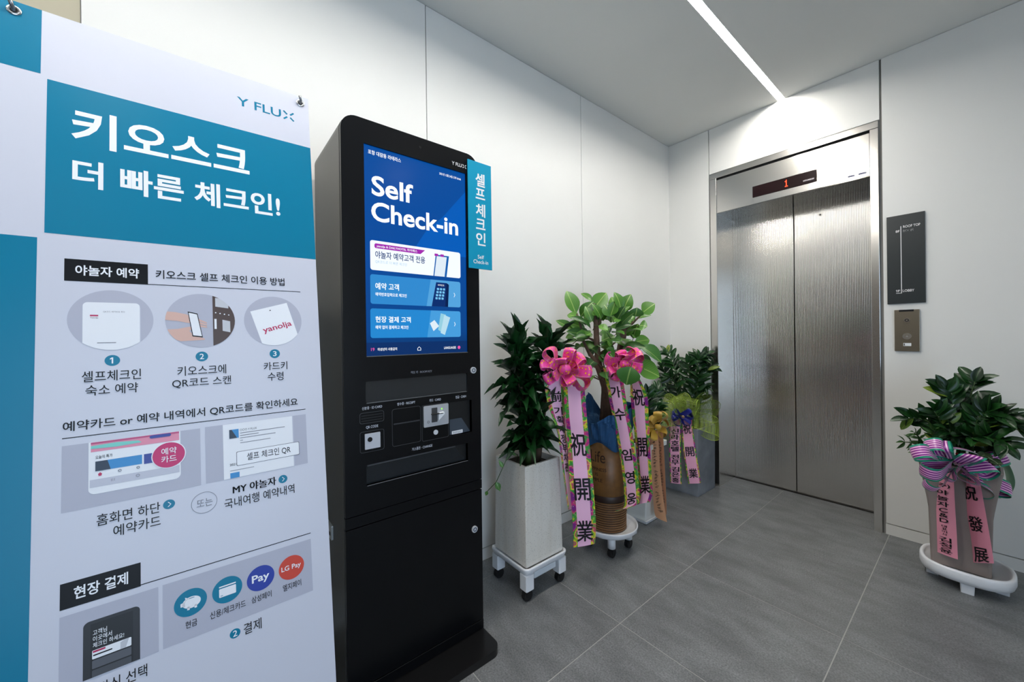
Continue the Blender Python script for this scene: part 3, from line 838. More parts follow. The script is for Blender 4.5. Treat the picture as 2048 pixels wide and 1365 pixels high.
for cx, cy in ((.2650, 1.1345), (.4934, 1.1335)):
    flat('printed_disc', disc(cx, cy, .0104), bf, L1, BTEAL, sh)
    V, F = merge([([bf(cx - .0025, cy + s_ * .0055, L2), bf(cx - .0008, cy + s_ * .0055, L2), bf(cx + .0040, cy, L2), bf(cx + .0023, cy, L2)], [(0, 1, 2, 3)]) for s_ in (-1, 1)])
    obj('printed_arrow', V, F, INKW, sh)
V, F = ring(disc(.3285, 1.1482, .0245, 40), disc(.3285, 1.1482, .0237, 40), bf, L1, L2)
obj('printed_ring', V, F, mat('print_grey'), sh)
text('또는', (.3142, 1.1395, .3439, 1.1580), bf, L2, mat('print_grey'), sh)
# payment panels
PC = R4(.1000, 1.3080, .2455, 1.4432)
flat('printed_panel', PC, bf, L1, BLILAC, sh)
flat('printed_panel', R4(.2526, 1.3075, .5534, 1.4420), bf, L1, BLILAC, sh)
flat('printed_picture', clip(rrect(.1322, 1.3335, .2158, 1.50, .009), PC), bf, L2, mat('print_charcoal', (34, 34, 38), rough=.4), sh)
flat('printed_picture', R4(.1425, 1.3400, .2050, 1.4430), bf, L3, mat('print_black', (12, 12, 14), rough=.4), sh)
for s_, a, b, c, d in (('고객님', .1459, 1.3530, .1661, 1.3630), ('이곳에서', .1460, 1.3650, .1734, 1.3750), ('체크인 하세요!', .1460, 1.3770, .1914, 1.3870)):
    text(s_, (a, b, c, d), bf, L4, INKW, sh, .006)
flat('printed_picture', rrect(.1450, 1.3915, .2025, 1.4085, .0015, 2), bf, L4, INKW, sh)
flat('printed_picture', R4(.1460, 1.3925, .1640, 1.3960), bf, .0014, mat('print_crimson'), sh)
flat('printed_picture', [(.186, 1.3950), (.192, 1.3915), (.199, 1.3915), (.194, 1.4085), (.186, 1.4085)], bf, .0014, mat('print_silver'), sh)
flat('printed_line', R4(.1465, 1.4000, .1740, 1.4025), bf, .0014, BBLACK, sh)
flat('printed_picture', rrect(.1450, 1.4110, .2025, 1.4270, .0015, 2), bf, L4, mat('print_steel', (84, 86, 94), rough=.4), sh)
flat('printed_picture', rrect(.1450, 1.4295, .2025, 1.4428, .0015, 2), bf, L4, mat('print_steel2', (66, 68, 74), rough=.4), sh)
for cx, m_ in ((.3005, BTEAL), (.3688, BTEAL), (.4368, mat('print_royal', (24, 52, 156), rough=.4)), (.5053, mat('print_vermilion', (204, 62, 40), rough=.4))):
    flat('printed_disc', disc(cx, 1.3640, .0294, 40), bf, L2, m_, sh)
pig = disc(.3020, 1.3640, .0165, 28, .0125)
flat('printed_icon', pig, bf, L3, INKW, sh)
V, F = merge([([bf(a, b, L3) for a, b in q], [tuple(range(len(q)))]) for q in ([(.2825, 1.3610), (.2900, 1.3590), (.2900, 1.3690), (.2825, 1.3680)], [(.2905, 1.3500), (.2975, 1.3540), (.2915, 1.3580)], [(.2940, 1.3720), (.2985, 1.3720), (.2985, 1.3790), (.2940, 1.3790)], [(.3070, 1.3720), (.3115, 1.3720), (.3115, 1.3790), (.3070, 1.3790)])])
obj('printed_icon', V, F, INKW, sh)
flat('printed_line', R4(.2975, 1.3540, .3070, 1.3552), bf, L4, BTEAL, sh)
flat('printed_icon', rrect(.3525, 1.3520, .3855, 1.3550, .001, 2), bf, L3, INKW, sh)
flat('printed_icon', rrect(.3525, 1.3575, .3855, 1.3770, .0015, 2), bf, L3, INKW, sh)
flat('printed_line', R4(.3550, 1.3730, .3600, 1.3742), bf, L4, BTEAL, sh)
text('Pay', (.4179, 1.3530, .4551, 1.3765), bf, L3, INKW, sh, .02)
text('LG Pay', (.4820, 1.3565, .5271, 1.3720), bf, L3, INKW, sh, .012)
# eyelets, pegs and the X-shaped stand
for a, b in ((.022, .022), (.578, .022), (.022, 1.778), (.578, 1.778)):
    prof = []
    V, F = [], []
    n, k = 28, 8
    for i in range(n):
        t = 2 * math.pi * i / n
        for j in range(k):
            q = 2 * math.pi * j / k
            r = .0085 + .0033 * math.cos(q)
            V.append(bf(a + r * math.cos(t), b + r * math.sin(t), .0006 + .0022 * math.sin(q)))
    for i in range(n):
        for j in range(k):
            F.append((i * k + j, ((i + 1) % n) * k + j, ((i + 1) % n) * k + (j + 1) % k, i * k + (j + 1) % k))
    obj('eyelet', V, F, mat('chrome', (225, 226, 228), rough=.15, metal=1), bs, True)
    flat('eyelet_hole', disc(a, b, .0060, 20), bf, .0006, DARK, bs)
    V, F = tube([bf(a, b, -.012), bf(a, b, .004), bf(a - .001, b - .006, .011), bf(a - .003, b - .014, .014)], [.0035, .0035, .0038, .0042], 10)
    obj('peg', V, F, mat('peg_steel', (150, 152, 156), rough=.3, metal=.9), bs, True)
STANDM = mat('stand_black', (20, 20, 22), rough=.45)
hub = bf(.30, 1.02, -.10)
obj('hub', *merge([(boxv(hub[0] - .03, hub[1] - .025, hub[2] - .04, hub[0] + .03, hub[1] + .025, hub[2] + .04), BF)]), STANDM, bs)
for a, b in ((.022, .022), (.578, .022), (.022, 1.778), (.578, 1.778)):
    e_ = bf(a, b, -.012)
    obj('arm', *tube([hub, bf(.3 + (a - .3) * .5, 1.02 + (b - 1.02) * .5, -.065), e_], [.006, .005, .004], 8), STANDM, bs, True)
for a in (.022, .578):
    e_ = bf(a, 1.778, -.012)
    obj('foot', *tube([e_, (e_[0] + .012, e_[1], .0)], [.005, .006], 8), STANDM, bs, True)
obj('rear_leg', *tube([hub, (.10, hub[1], .0)], [.006, .006], 8), STANDM, bs, True)

# measured positions (metres)
FICUS=[((0.198, -1.439, 1.316), (0.148, -1.456, 1.453), 0.065), ((0.261, -1.36, 1.382), (0.187, -1.378, 1.445), 0.02), ((0.271, -1.363, 1.343), (0.309, -1.298, 1.435), 0.071), ((0.444, -1.356, 1.327), (0.425, -1.373, 1.425), 0.047), ((0.353, -1.264, 1.317), (0.326, -1.273, 1.411), 0.053), ((0.386, -1.248, 1.322), (0.431, -1.248, 1.415), 0.065), ((0.501, -1.236, 1.308), (0.559, -1.214, 1.357), 0.065), ((0.47, -1.246, 1.277), (0.527, -1.196, 1.302), 0.027), ((0.504, -1.313, 1.286), (0.523, -1.323, 1.331), 0.059), ((0.243, -1.464, 1.284), (0.171, -1.483, 1.316), 0.041), ((0.172, -1.433, 1.221), (0.111, -1.509, 1.28), 0.041), ((0.205, -1.402, 1.298), (0.273, -1.383, 1.383), 0.053), ((0.22, -1.422, 1.238), (0.184, -1.482, 1.263), 0.041), ((0.261, -1.5, 1.191), (0.187, -1.523, 1.18), 0.024), ((0.242, -1.479, 1.163), (0.312, -1.449, 1.202), 0.059), ((0.177, -1.392, 1.122), (0.253, -1.301, 1.141), 0.038), ((0.337, -1.392, 1.133), (0.381, -1.318, 1.102), 0.053), ((0.32, -1.361, 1.155), (0.369, -1.308, 1.188), 0.059), ((0.407, -1.354, 1.149), (0.454, -1.279, 1.131), 0.056), ((0.45, -1.237, 1.146), (0.5, -1.158, 1.163), 0.05), ((0.427, -1.217, 1.169), (0.455, -1.213, 1.25), 0.059), ((0.494, -1.26, 1.238), (0.537, -1.256, 1.236), 0.053), ((0.513, -1.283, 1.127), (0.616, -1.243, 1.048), 0.065), ((0.497, -1.268, 1.07), (0.547, -1.221, 1.031), 0.041), ((0.504, -1.314, 1.023), (0.595, -1.229, 0.968), 0.088), ((0.578, -1.471, 1.031), (0.565, -1.495, 0.943), 0.088), ((0.381, -1.355, 1.041), (0.31, -1.38, 1.074), 0.053), ((0.232, -1.438, 1.126), (0.317, -1.389, 1.115), 0.035), ((0.277, -1.404, 1.05), (0.214, -1.433, 1.017), 0.047), ((0.316, -1.448, 1.006), (0.267, -1.443, 0.936), 0.047), ((0.406, -1.386, 1.289), (0.367, -1.394, 1.358), 0.059), ((0.293, -1.328, 1.281), (0.354, -1.323, 1.333), 0.047), ((0.388, -1.266, 1.278), (0.431, -1.245, 1.317), 0.053), ((0.356, -1.327, 1.238), (0.421, -1.32, 1.228), 0.032), ((0.35, -1.425, 1.241), (0.402, -1.413, 1.217), 0.038), ((0.383, -1.24, 1.196), (0.436, -1.226, 1.222), 0.047), ((0.194, -1.419, 1.158), (0.111, -1.444, 1.147), 0.029), ((0.257, -1.337, 1.25), (0.283, -1.332, 1.29), 0.041), ((0.263, -1.437, 1.265), (0.29, -1.414, 1.297), 0.041), ((0.22, -1.395, 1.196), (0.211, -1.437, 1.232), 0.041), ((0.272, -1.36, 1.119), (0.227, -1.369, 1.065), 0.041), ((0.17, -1.419, 1.113), (0.214, -1.425, 1.132), 0.035), ((0.348, -1.268, 1.194), (0.391, -1.271, 1.217), 0.041), ((0.361, -1.364, 1.2), (0.34, -1.371, 1.23), 0.041), ((0.413, -1.224, 1.217), (0.383, -1.26, 1.194), 0.035), ((0.416, -1.22, 1.199), (0.454, -1.188, 1.181), 0.047), ((0.38, -1.354, 1.126), (0.371, -1.377, 1.161), 0.035), ((0.428, -1.342, 1.283), (0.415, -1.39, 1.266), 0.047), ((0.339, -1.415, 1.298), (0.309, -1.421, 1.327), 0.035), ((0.298, -1.296, 1.284), (0.344, -1.292, 1.282), 0.035)]
FBR=[[(0.332, -1.358, 0.889, 0.016), (0.315, -1.371, 0.964, 0.015), (0.305, -1.404, 1.046, 0.012), (0.285, -1.431, 1.092, 0.01), (0.263, -1.448, 1.151, 0.008), (0.25, -1.458, 1.243, 0.006), (0.234, -1.471, 1.312, 0.004)], [(0.334, -1.357, 0.895, 0.02), (0.307, -1.352, 0.968, 0.019), (0.295, -1.362, 1.044, 0.018), (0.295, -1.374, 1.149, 0.017), (0.299, -1.383, 1.23, 0.015), (0.296, -1.386, 1.312, 0.008), (0.292, -1.389, 1.37, 0.004)], [(0.339, -1.353, 0.889, 0.02), (0.346, -1.31, 0.973, 0.02), (0.379, -1.285, 1.066, 0.02), (0.398, -1.284, 1.148, 0.02), (0.405, -1.277, 1.194, 0.018), (0.412, -1.272, 1.239, 0.012), (0.405, -1.29, 1.326, 0.006)], [(0.299, -1.383, 1.225, 0.01), (0.312, -1.361, 1.27, 0.007), (0.308, -1.364, 1.329, 0.004)], [(0.41, -1.274, 1.222, 0.01), (0.454, -1.266, 1.25, 0.007), (0.485, -1.254, 1.283, 0.005), (0.508, -1.25, 1.304, 0.003)], [(0.398, -1.284, 1.148, 0.012), (0.444, -1.274, 1.136, 0.008), (0.481, -1.271, 1.126, 0.005), (0.498, -1.258, 1.126, 0.003)], [(0.297, -1.372, 1.149, 0.01), (0.267, -1.408, 1.173, 0.006), (0.228, -1.45, 1.162, 0.004)], [(0.295, -1.361, 1.073, 0.01), (0.348, -1.347, 1.114, 0.006), (0.389, -1.328, 1.148, 0.004)]]
ZZR=[([(1.588, -0.3, 0.593), (1.578, -0.325, 0.773), (1.55, -0.351, 0.945)], 8, 0.085), ([(1.6, -0.3, 0.596), (1.616, -0.285, 0.788), (1.639, -0.269, 0.98)], 9, 0.085), ([(1.578, -0.3, 0.591), (1.518, -0.327, 0.716), (1.426, -0.353, 0.784)], 7, 0.075), ([(1.637, -0.299, 0.604), (1.668, -0.339, 0.752), (1.719, -0.376, 0.845)], 7, 0.085), ([(1.644, -0.299, 0.606), (1.689, -0.273, 0.723), (1.755, -0.248, 0.793)], 7, 0.075), ([(1.568, -0.301, 0.588), (1.544, -0.36, 0.71), (1.516, -0.421, 0.845)], 7, 0.075), ([(1.651, -0.299, 0.608), (1.677, -0.347, 0.682), (1.718, -0.396, 0.725)], 5, 0.08), ([(1.581, -0.3, 0.591), (1.586, -0.261, 0.726), (1.564, -0.222, 0.835)], 6, 0.08), ([(1.62, -0.3, 0.601), (1.638, -0.329, 0.738), (1.674, -0.358, 0.858)], 8, 0.085), ([(1.6, -0.3, 0.596), (1.583, -0.364, 0.681), (1.561, -0.429, 0.755)], 5, 0.075), ([(1.625, -0.299, 0.602), (1.631, -0.363, 0.676), (1.631, -0.427, 0.739)], 5, 0.08)]
ZZS=[([(1.484, -0.302, 0.561), (1.47, -0.362, 0.617), (1.42, -0.421, 0.642)], 4, 0.05), ([(1.49, -0.302, 0.562), (1.474, -0.352, 0.641), (1.452, -0.401, 0.688)], 4, 0.05), ([(1.495, -0.302, 0.563), (1.507, -0.351, 0.647), (1.52, -0.4, 0.712)], 4, 0.05), ([(1.484, -0.302, 0.561), (1.473, -0.371, 0.596), (1.454, -0.439, 0.601)], 3, 0.045), ([(1.503, -0.302, 0.565), (1.533, -0.361, 0.639), (1.56, -0.419, 0.659)], 4, 0.05)]
VAR=[((1.631, -0.397, 0.618), (1.675, -0.425, 0.605)), ((1.676, -0.396, 0.634), (1.642, -0.426, 0.625)), ((1.682, -0.396, 0.618), (1.708, -0.425, 0.602)), ((1.684, -0.396, 0.586), (1.708, -0.425, 0.616)), ((1.653, -0.397, 0.632), (1.687, -0.425, 0.625))]
ZZG=[([(0.233, -0.186, 0.626), (0.167, -0.219, 0.85), (0.101, -0.251, 1.04)], 8, 0.085), ([(0.253, -0.176, 0.627), (0.283, -0.161, 0.855), (0.304, -0.151, 0.997)], 8, 0.09), ([(0.204, -0.2, 0.624), (0.118, -0.271, 0.718), (0.008, -0.352, 0.744)], 7, 0.08), ([(0.272, -0.167, 0.629), (0.311, -0.12, 0.794), (0.353, -0.071, 0.924)], 8, 0.085), ([(0.224, -0.191, 0.625), (0.193, -0.172, 0.8), (0.151, -0.16, 0.942)], 7, 0.085), ([(0.189, -0.208, 0.623), (0.104, -0.221, 0.76), (0.043, -0.223, 0.934)], 8, 0.085), ([(0.248, -0.179, 0.627), (0.266, -0.214, 0.775), (0.271, -0.256, 0.967)], 8, 0.09), ([(0.291, -0.158, 0.63), (0.33, -0.166, 0.731), (0.359, -0.179, 0.781)], 5, 0.07), ([(0.214, -0.196, 0.624), (0.184, -0.254, 0.747), (0.16, -0.311, 0.857)], 7, 0.085), ([(0.253, -0.176, 0.627), (0.308, -0.204, 0.755), (0.34, -0.244, 0.865)], 6, 0.085), ([(0.296, -0.155, 0.631), (0.279, -0.152, 0.824), (0.305, -0.129, 1.014), (0.339, -0.101, 1.032)], 7, 0.075)]
ZZW=[([(0.315, -0.872, 0.5), (0.309, -0.876, 0.674), (0.302, -0.88, 0.813)], 7, 0.075), ([(0.307, -0.877, 0.499), (0.284, -0.873, 0.645), (0.254, -0.875, 0.766)], 6, 0.075), ([(0.323, -0.867, 0.501), (0.335, -0.83, 0.632), (0.34, -0.798, 0.718)], 6, 0.075), ([(0.315, -0.872, 0.5), (0.312, -0.827, 0.667), (0.318, -0.776, 0.804)], 7, 0.075)]
DRAC=[((0.253, -1.902, 0.559), (0.258, -1.91, 0.88), (0.247, -1.924, 1.147)), ((0.286, -1.836, 0.553), (0.306, -1.797, 0.897), (0.31, -1.763, 1.145)), ((0.304, -1.915, 0.575), (0.309, -1.911, 0.671), (0.31, -1.896, 0.812))]
VINE=[(0.309, -1.983, 0.638), (0.3, -2.021, 0.66), (0.293, -2.057, 0.592), (0.269, -2.08, 0.522), (0.242, -2.109, 0.481)]
RA=[[((0.365, -1.864, 0.987), (0.424, -1.786, 1.008)), ((0.37, -1.86, 0.935), (0.408, -1.767, 0.939)), ((0.378, -1.852, 0.873), (0.395, -1.752, 0.864)), ((0.391, -1.839, 0.812), (0.384, -1.739, 0.797)), ((0.405, -1.825, 0.756), (0.378, -1.73, 0.735)), ((0.418, -1.813, 0.652), (0.384, -1.721, 0.626)), ((0.43, -1.801, 0.505), (0.388, -1.717, 0.483)), ((0.442, -1.789, 0.371), (0.399, -1.707, 0.337))],
[((0.418, -1.784, 0.952), (0.507, -1.738, 0.948)), ((0.426, -1.789, 0.886), (0.51, -1.735, 0.886)), ((0.433, -1.789, 0.792), (0.514, -1.731, 0.793)), ((0.434, -1.781, 0.723), (0.518, -1.727, 0.726)), ((0.453, -1.788, 0.508), (0.531, -1.715, 0.515)), ((0.458, -1.783, 0.387), (0.537, -1.71, 0.393)), ((0.462, -1.779, 0.282), (0.539, -1.708, 0.293)), ((0.463, -1.778, 0.198), (0.535, -1.711, 0.223))]]
RB=[[((0.413, -1.474, 1.019), (0.504, -1.447, 1.023)), ((0.419, -1.47, 0.975), (0.51, -1.443, 0.98)), ((0.424, -1.457, 0.911), (0.517, -1.438, 0.918)), ((0.435, -1.44, 0.796), (0.528, -1.43, 0.814)), ((0.454, -1.425, 0.665), (0.547, -1.417, 0.685)), ((0.471, -1.406, 0.5), (0.563, -1.406, 0.529)), ((0.483, -1.4, 0.336), (0.572, -1.4, 0.377)), ((0.48, -1.41, 0.278), (0.565, -1.404, 0.331)), ((0.435, -1.426, 0.25), (0.523, -1.434, 0.299))],
[((0.485, -1.357, 1.003), (0.564, -1.405, 0.999)), ((0.498, -1.359, 0.938), (0.585, -1.391, 0.948)), ((0.515, -1.382, 0.871), (0.608, -1.375, 0.873)), ((0.519, -1.373, 0.771), (0.611, -1.373, 0.785)), ((0.523, -1.363, 0.668), (0.614, -1.371, 0.687)), ((0.535, -1.348, 0.422), (0.621, -1.365, 0.457)), ((0.536, -1.348, 0.352), (0.623, -1.365, 0.389)), ((0.527, -1.354, 0.298), (0.612, -1.372, 0.345))]]
RC=[[((0.356, -0.936, 0.584), (0.422, -0.957, 0.6)), ((0.359, -0.937, 0.466), (0.426, -0.955, 0.484)), ((0.367, -0.938, 0.28), (0.434, -0.95, 0.302)), ((0.384, -0.947, 0.101), (0.452, -0.94, 0.122)), ((0.397, -0.948, 0.06), (0.461, -0.934, 0.048))],[((0.379, -0.9, 0.582), (0.439, -0.934, 0.599)), ((0.386, -0.896, 0.463), (0.445, -0.93, 0.484)), ((0.392, -0.894, 0.276), (0.45, -0.927, 0.301)), ((0.404, -0.883, 0.12), (0.454, -0.925, 0.149)), ((0.409, -0.882, 0.043), (0.453, -0.925, 0.088))]]
RD=[[((0.2, -0.4, 0.555), (0.281, -0.393, 0.567)), ((0.202, -0.414, 0.476), (0.28, -0.393, 0.487)), ((0.204, -0.423, 0.314), (0.278, -0.394, 0.325)), ((0.201, -0.409, 0.078), (0.28, -0.393, 0.087))],[((0.27, -0.372, 0.563), (0.349, -0.374, 0.583)), ((0.277, -0.374, 0.476), (0.357, -0.371, 0.497)), ((0.299, -0.398, 0.33), (0.373, -0.363, 0.344)), ((0.326, -0.385, 0.102), (0.4, -0.351, 0.119))]]
RE=[[((1.506, -0.38, 0.532), (1.577, -0.451, 0.544)), ((1.508, -0.379, 0.483), (1.577, -0.451, 0.498)), ((1.51, -0.379, 0.376), (1.579, -0.45, 0.4)), ((1.514, -0.38, 0.257), (1.583, -0.45, 0.279)), ((1.518, -0.381, 0.129), (1.586, -0.45, 0.148))],[((1.581, -0.374, 0.55), (1.645, -0.449, 0.562)), ((1.588, -0.376, 0.478), (1.654, -0.449, 0.498)), ((1.607, -0.376, 0.314), (1.671, -0.448, 0.343)), ((1.618, -0.376, 0.215), (1.681, -0.448, 0.245)), ((1.625, -0.378, 0.125), (1.687, -0.448, 0.176))]]
RF=[((1.688, -0.156, 0.553), (1.71, -0.199, 0.568)), ((1.707, -0.156, 0.57), (1.73, -0.2, 0.573)), ((1.722, -0.157, 0.527), (1.746, -0.2, 0.531)), ((1.728, -0.158, 0.469), (1.752, -0.2, 0.479)), ((1.716, -0.157, 0.417), (1.74, -0.2, 0.43)), ((1.695, -0.153, 0.385), (1.709, -0.199, 0.396))]
BOWC=[(0.429, -1.791, 1.033), (0.493, -1.418, 1.039), (0.404, -0.947, 0.626), (0.281, -0.4, 0.59), (1.59, -0.46, 0.583), (0.319, -0.349, 0.567)]
# ------------------------------------------------------------------ plants
random.seed(11)
UPV = Vector((0, 0, 1))
def leaf_mat(name, c0, c1, rib, rough=.38, veins=0.0, spec=.5):
    m = bpy.data.materials.new(name)
    m.use_nodes = True
    nt = m.node_tree
    b = nt.nodes['Principled BSDF']
    tc = nt.nodes.new('ShaderNodeTexCoord')
    sx = nt.nodes.new('ShaderNodeSeparateXYZ')
    nt.links.new(tc.outputs['UV'], sx.inputs['Vector'])
    oi = nt.nodes.new('ShaderNodeObjectInfo')
    mx = nt.nodes.new('ShaderNodeMix'); mx.data_type = 'RGBA'
    mx.inputs['A'].default_value = lin(c0) + (1,); mx.inputs['B'].default_value = lin(c1) + (1,)
    nt.links.new(oi.outputs['Random'], mx.inputs['Factor'])
    ab = nt.nodes.new('ShaderNodeMath'); ab.operation = 'SUBTRACT'; ab.inputs[1].default_value = .5
    nt.links.new(sx.outputs['Y'], ab.inputs[0])
    a2 = nt.nodes.new('ShaderNodeMath'); a2.operation = 'ABSOLUTE'
    nt.links.new(ab.outputs[0], a2.inputs[0])
    r = nt.nodes.new('ShaderNodeMapRange'); r.inputs['From Min'].default_value = .012; r.inputs['From Max'].default_value = .035; r.inputs['To Min'].default_value = 1; r.inputs['To Max'].default_value = 0
    nt.links.new(a2.outputs[0], r.inputs['Value'])
    fac = r.outputs['Result']
    if veins:
        v1 = nt.nodes.new('ShaderNodeMath'); v1.operation = 'MULTIPLY_ADD'; v1.inputs[1].default_value = -.6
        nt.links.new(a2.outputs[0], v1.inputs[0]); nt.links.new(sx.outputs['X'], v1.inputs[2])
        v2 = nt.nodes.new('ShaderNodeMath'); v2.operation = 'MULTIPLY'; v2.inputs[1].default_value = 70
        nt.links.new(v1.outputs[0], v2.inputs[0])
        v3 = nt.nodes.new('ShaderNodeMath'); v3.operation = 'SINE'
        nt.links.new(v2.outputs[0], v3.inputs[0])
        v4 = nt.nodes.new('ShaderNodeMapRange'); v4.inputs['From Min'].default_value = .75; v4.inputs['From Max'].default_value = 1; v4.inputs['To Min'].default_value = 0; v4.inputs['To Max'].default_value = veins
        nt.links.new(v3.outputs[0], v4.inputs['Value'])
        mxx = nt.nodes.new('ShaderNodeMath'); mxx.operation = 'MAXIMUM'
        nt.links.new(fac, mxx.inputs[0]); nt.links.new(v4.outputs['Result'], mxx.inputs[1])
        fac = mxx.outputs[0]
    m2 = nt.nodes.new('ShaderNodeMix'); m2.data_type = 'RGBA'
    m2.inputs['B'].default_value = lin(rib) + (1,)
    nt.links.new(mx.outputs['Result'], m2.inputs['A']); nt.links.new(fac, m2.inputs['Factor'])
    nt.links.new(m2.outputs['Result'], b.inputs['Base Color'])
    b.inputs['Roughness'].default_value = rough
    b.inputs['Specular IOR Level'].default_value = spec
    return m

def leaf_mesh(name, halfw, curl, fold, m, wave=0.0):
    """unit-length leaf along +x, full width 1 at its widest, cupped along the midrib"""
    V, F, U = [], [], []
    n = len(halfw)
    mw = max(halfw)
    for i, w in enumerate(halfw):
        t = i / (n - 1)
        w = .5 * w / mw
        z = curl * (t - t * t * 1.6)
        wv = wave * math.sin(t * 9)
        V += [(t, -w, z + fold * w + wv * w), (t, 0, z), (t, w, z + fold * w - wv * w)]
        U += [(t, .5 - w), (t, .5), (t, .5 + w)]
    for i in range(n - 1):
        a = 3 * i
        F += [(a, a + 3, a + 4, a + 1), (a + 1, a + 4, a + 5, a + 2)]
    me = bpy.data.meshes.new(name)
    me.from_pydata(V, [], F)
    ul = me.uv_layers.new(name='UVMap')
    for p in me.polygons:
        for li in p.loop_indices:
            ul.data[li].uv = U[me.loops[li].vertex_index]
    me.polygons.foreach_set('use_smooth', [True] * len(me.polygons))
    me.materials.append(m)
    return me

def put_leaf(me, B, T, width, nrm, parent, name='leaf'):
    B, T = Vector(B), Vector(T)
    X = T - B
    L = X.length
    if L < 1e-5: return
    x = X / L
    z = nrm - x * nrm.dot(x)
    z = z.normalized() if z.length > 1e-4 else x.orthogonal().normalized()
    y = z.cross(x)
    o = bpy.data.objects.new(name, me)
    COL.objects.link(o)
    o.parent = parent
    m = Matrix((x * L, y * width, z * L)).transposed().to_4x4()
    m.translation = B - org(parent)
    o.matrix_basis = m
    return o

def rnd(a=1.0):
    return Vector((random.uniform(-a, a), random.uniform(-a, a), random.uniform(-a, a)))

def to_cam(p):
    return (CAMPOS - Vector(p)).normalized()

SOIL = mat('potting_soil', (52, 40, 31), rough=.95, noise=.4, nscale=60, bump=.8, bscale=90)
BARK = mat('grey_brown_bark', (92, 72, 58), rough=.85, noise=.25, nscale=30, bump=.5, bscale=50)
STEMG = mat('green_stem', (58, 84, 40), rough=.5, noise=.15, nscale=40)
WHITEP = mat('caddy_white', (232, 233, 236), rough=.32, spec=.5)
RUBBER = mat('castor_black', (16, 16, 17), rough=.6)

def castor(x, y, r, parent, zt):
    V, F = merge([tube([(x - .011, y, r), (x + .011, y, r)], r, 16), (boxv(x - .014, y - .012, r * .9, x + .014, y + .012, zt), BF)])
    return obj('castor', V, F, RUBBER, parent)

# --- tall white speckled planter with dracaena
def terrazzo():
    m = bpy.data.materials.new('white_speckled_terrazzo')
    m.use_nodes = True
    nt = m.node_tree
    b = nt.nodes['Principled BSDF']
    tc = nt.nodes.new('ShaderNodeTexCoord')
    v = nt.nodes.new('ShaderNodeTexVoronoi'); v.inputs['Scale'].default_value = 150
    nt.links.new(tc.outputs['Object'], v.inputs['Vector'])
    r = nt.nodes.new('ShaderNodeValToRGB')
    r.color_ramp.elements[0].position = .10; r.color_ramp.elements[0].color = lin((128, 120, 112)) + (1,)
    r.color_ramp.elements[1].position = .22; r.color_ramp.elements[1].color = lin((226, 222, 214)) + (1,)
    nt.links.new(v.outputs['Distance'], r.inputs['Fac'])
    n = nt.nodes.new('ShaderNodeTexNoise'); n.inputs['Scale'].default_value = 6; n.inputs['Detail'].default_value = 4
    mp = nt.nodes.new('ShaderNodeMapping'); mp.inputs['Scale'].default_value = (3, 3, .4)
    nt.links.new(tc.outputs['Object'], mp.inputs['Vector']); nt.links.new(mp.outputs['Vector'], n.inputs['Vector'])
    r2 = nt.nodes.new('ShaderNodeValToRGB')
    r2.color_ramp.elements[0].position = .35; r2.color_ramp.elements[0].color = lin((214, 202, 184)) + (1,)
    r2.color_ramp.elements[1].position = .6; r2.color_ramp.elements[1].color = (1, 1, 1, 1)
    nt.links.new(n.outputs['Fac'], r2.inputs['Fac'])
    mx = nt.nodes.new('ShaderNodeMix'); mx.data_type = 'RGBA'; mx.blend_type = 'MULTIPLY'; mx.inputs['Factor'].default_value = .3
    nt.links.new(r.outputs['Color'], mx.inputs['A']); nt.links.new(r2.outputs['Color'], mx.inputs['B'])
    nt.links.new(mx.outputs['Result'], b.inputs['Base Color'])
    b.inputs['Roughness'].default_value = .35
    return m
PX, PY = .268, -1.886
dr_ = thing('potted_dracaena', (PX, PY, .151), 'dark green bushy dracaena in a tall speckled white square planter', 'potted plant')
V, F = loft(PX, PY, [(.1165, .151, .006), (.118, .17, .006), (.112, .597, .006), (.111, .601, .005), (.101, .601, .005), (.100, .565, .005)])
obj('planter', V, F, terrazzo(), dr_)
V, F = loft(PX, PY, [(.0995, .562, .004), (.0995, .571, .004)])
obj('soil', V, F, SOIL, dr_)
DRM = leaf_mat('dracaena_leaf', (10, 38, 16), (24, 72, 30), (26, 74, 34), rough=.34, spec=.4)
DL = [leaf_mesh('dracaena_leaf', [.30, .62, .9, 1, .95, .8, .55, .28, .03], cu, .35, DRM, wv) for cu, wv in ((.10, .2), (.25, .35), (.42, .3))]
for hi, (A, Bm, Tp) in enumerate(DRAC):
    A, Bm, Tp = Vector(A), Vector(Bm), Vector(Tp)
    A.z = .57
    obj('cane', *tube([A, A.lerp(Bm, .6), Bm, Tp], [.017, .015, .013, .008], 10), BARK if hi < 2 else STEMG, dr_, True)
    n = (60, 36, 46)[hi]
    for k in range(n):
        t = k / (n - 1)
        p = Bm.lerp(Tp, t) if hi < 2 else A.lerp(Tp, .25 + .75 * t)
        if hi == 0: p = A.lerp(Bm, .86).lerp(Tp, t)
        a = k * 2.39996 + hi
        out = Vector((math.cos(a), math.sin(a), 0))
        el_ = math.radians(4 + 46 * t + random.uniform(-20, 24) + (14 if t > .9 else 0))
        d = (out * math.cos(el_) + UPV * math.sin(el_)).normalized()
        L = random.uniform(.130, .180) * (1.1 if hi == 2 else 1.0)
        e = p + d * L
        if e.x < .012: e.x = .012 + random.uniform(0, .02)
        put_leaf(DL[0 if t > .75 else (1 if t > .35 else 2)], p + out * .006, e, random.uniform(.046, .064), (UPV * 1.0 - d * .2 + rnd(.25)).normalized(), dr_)
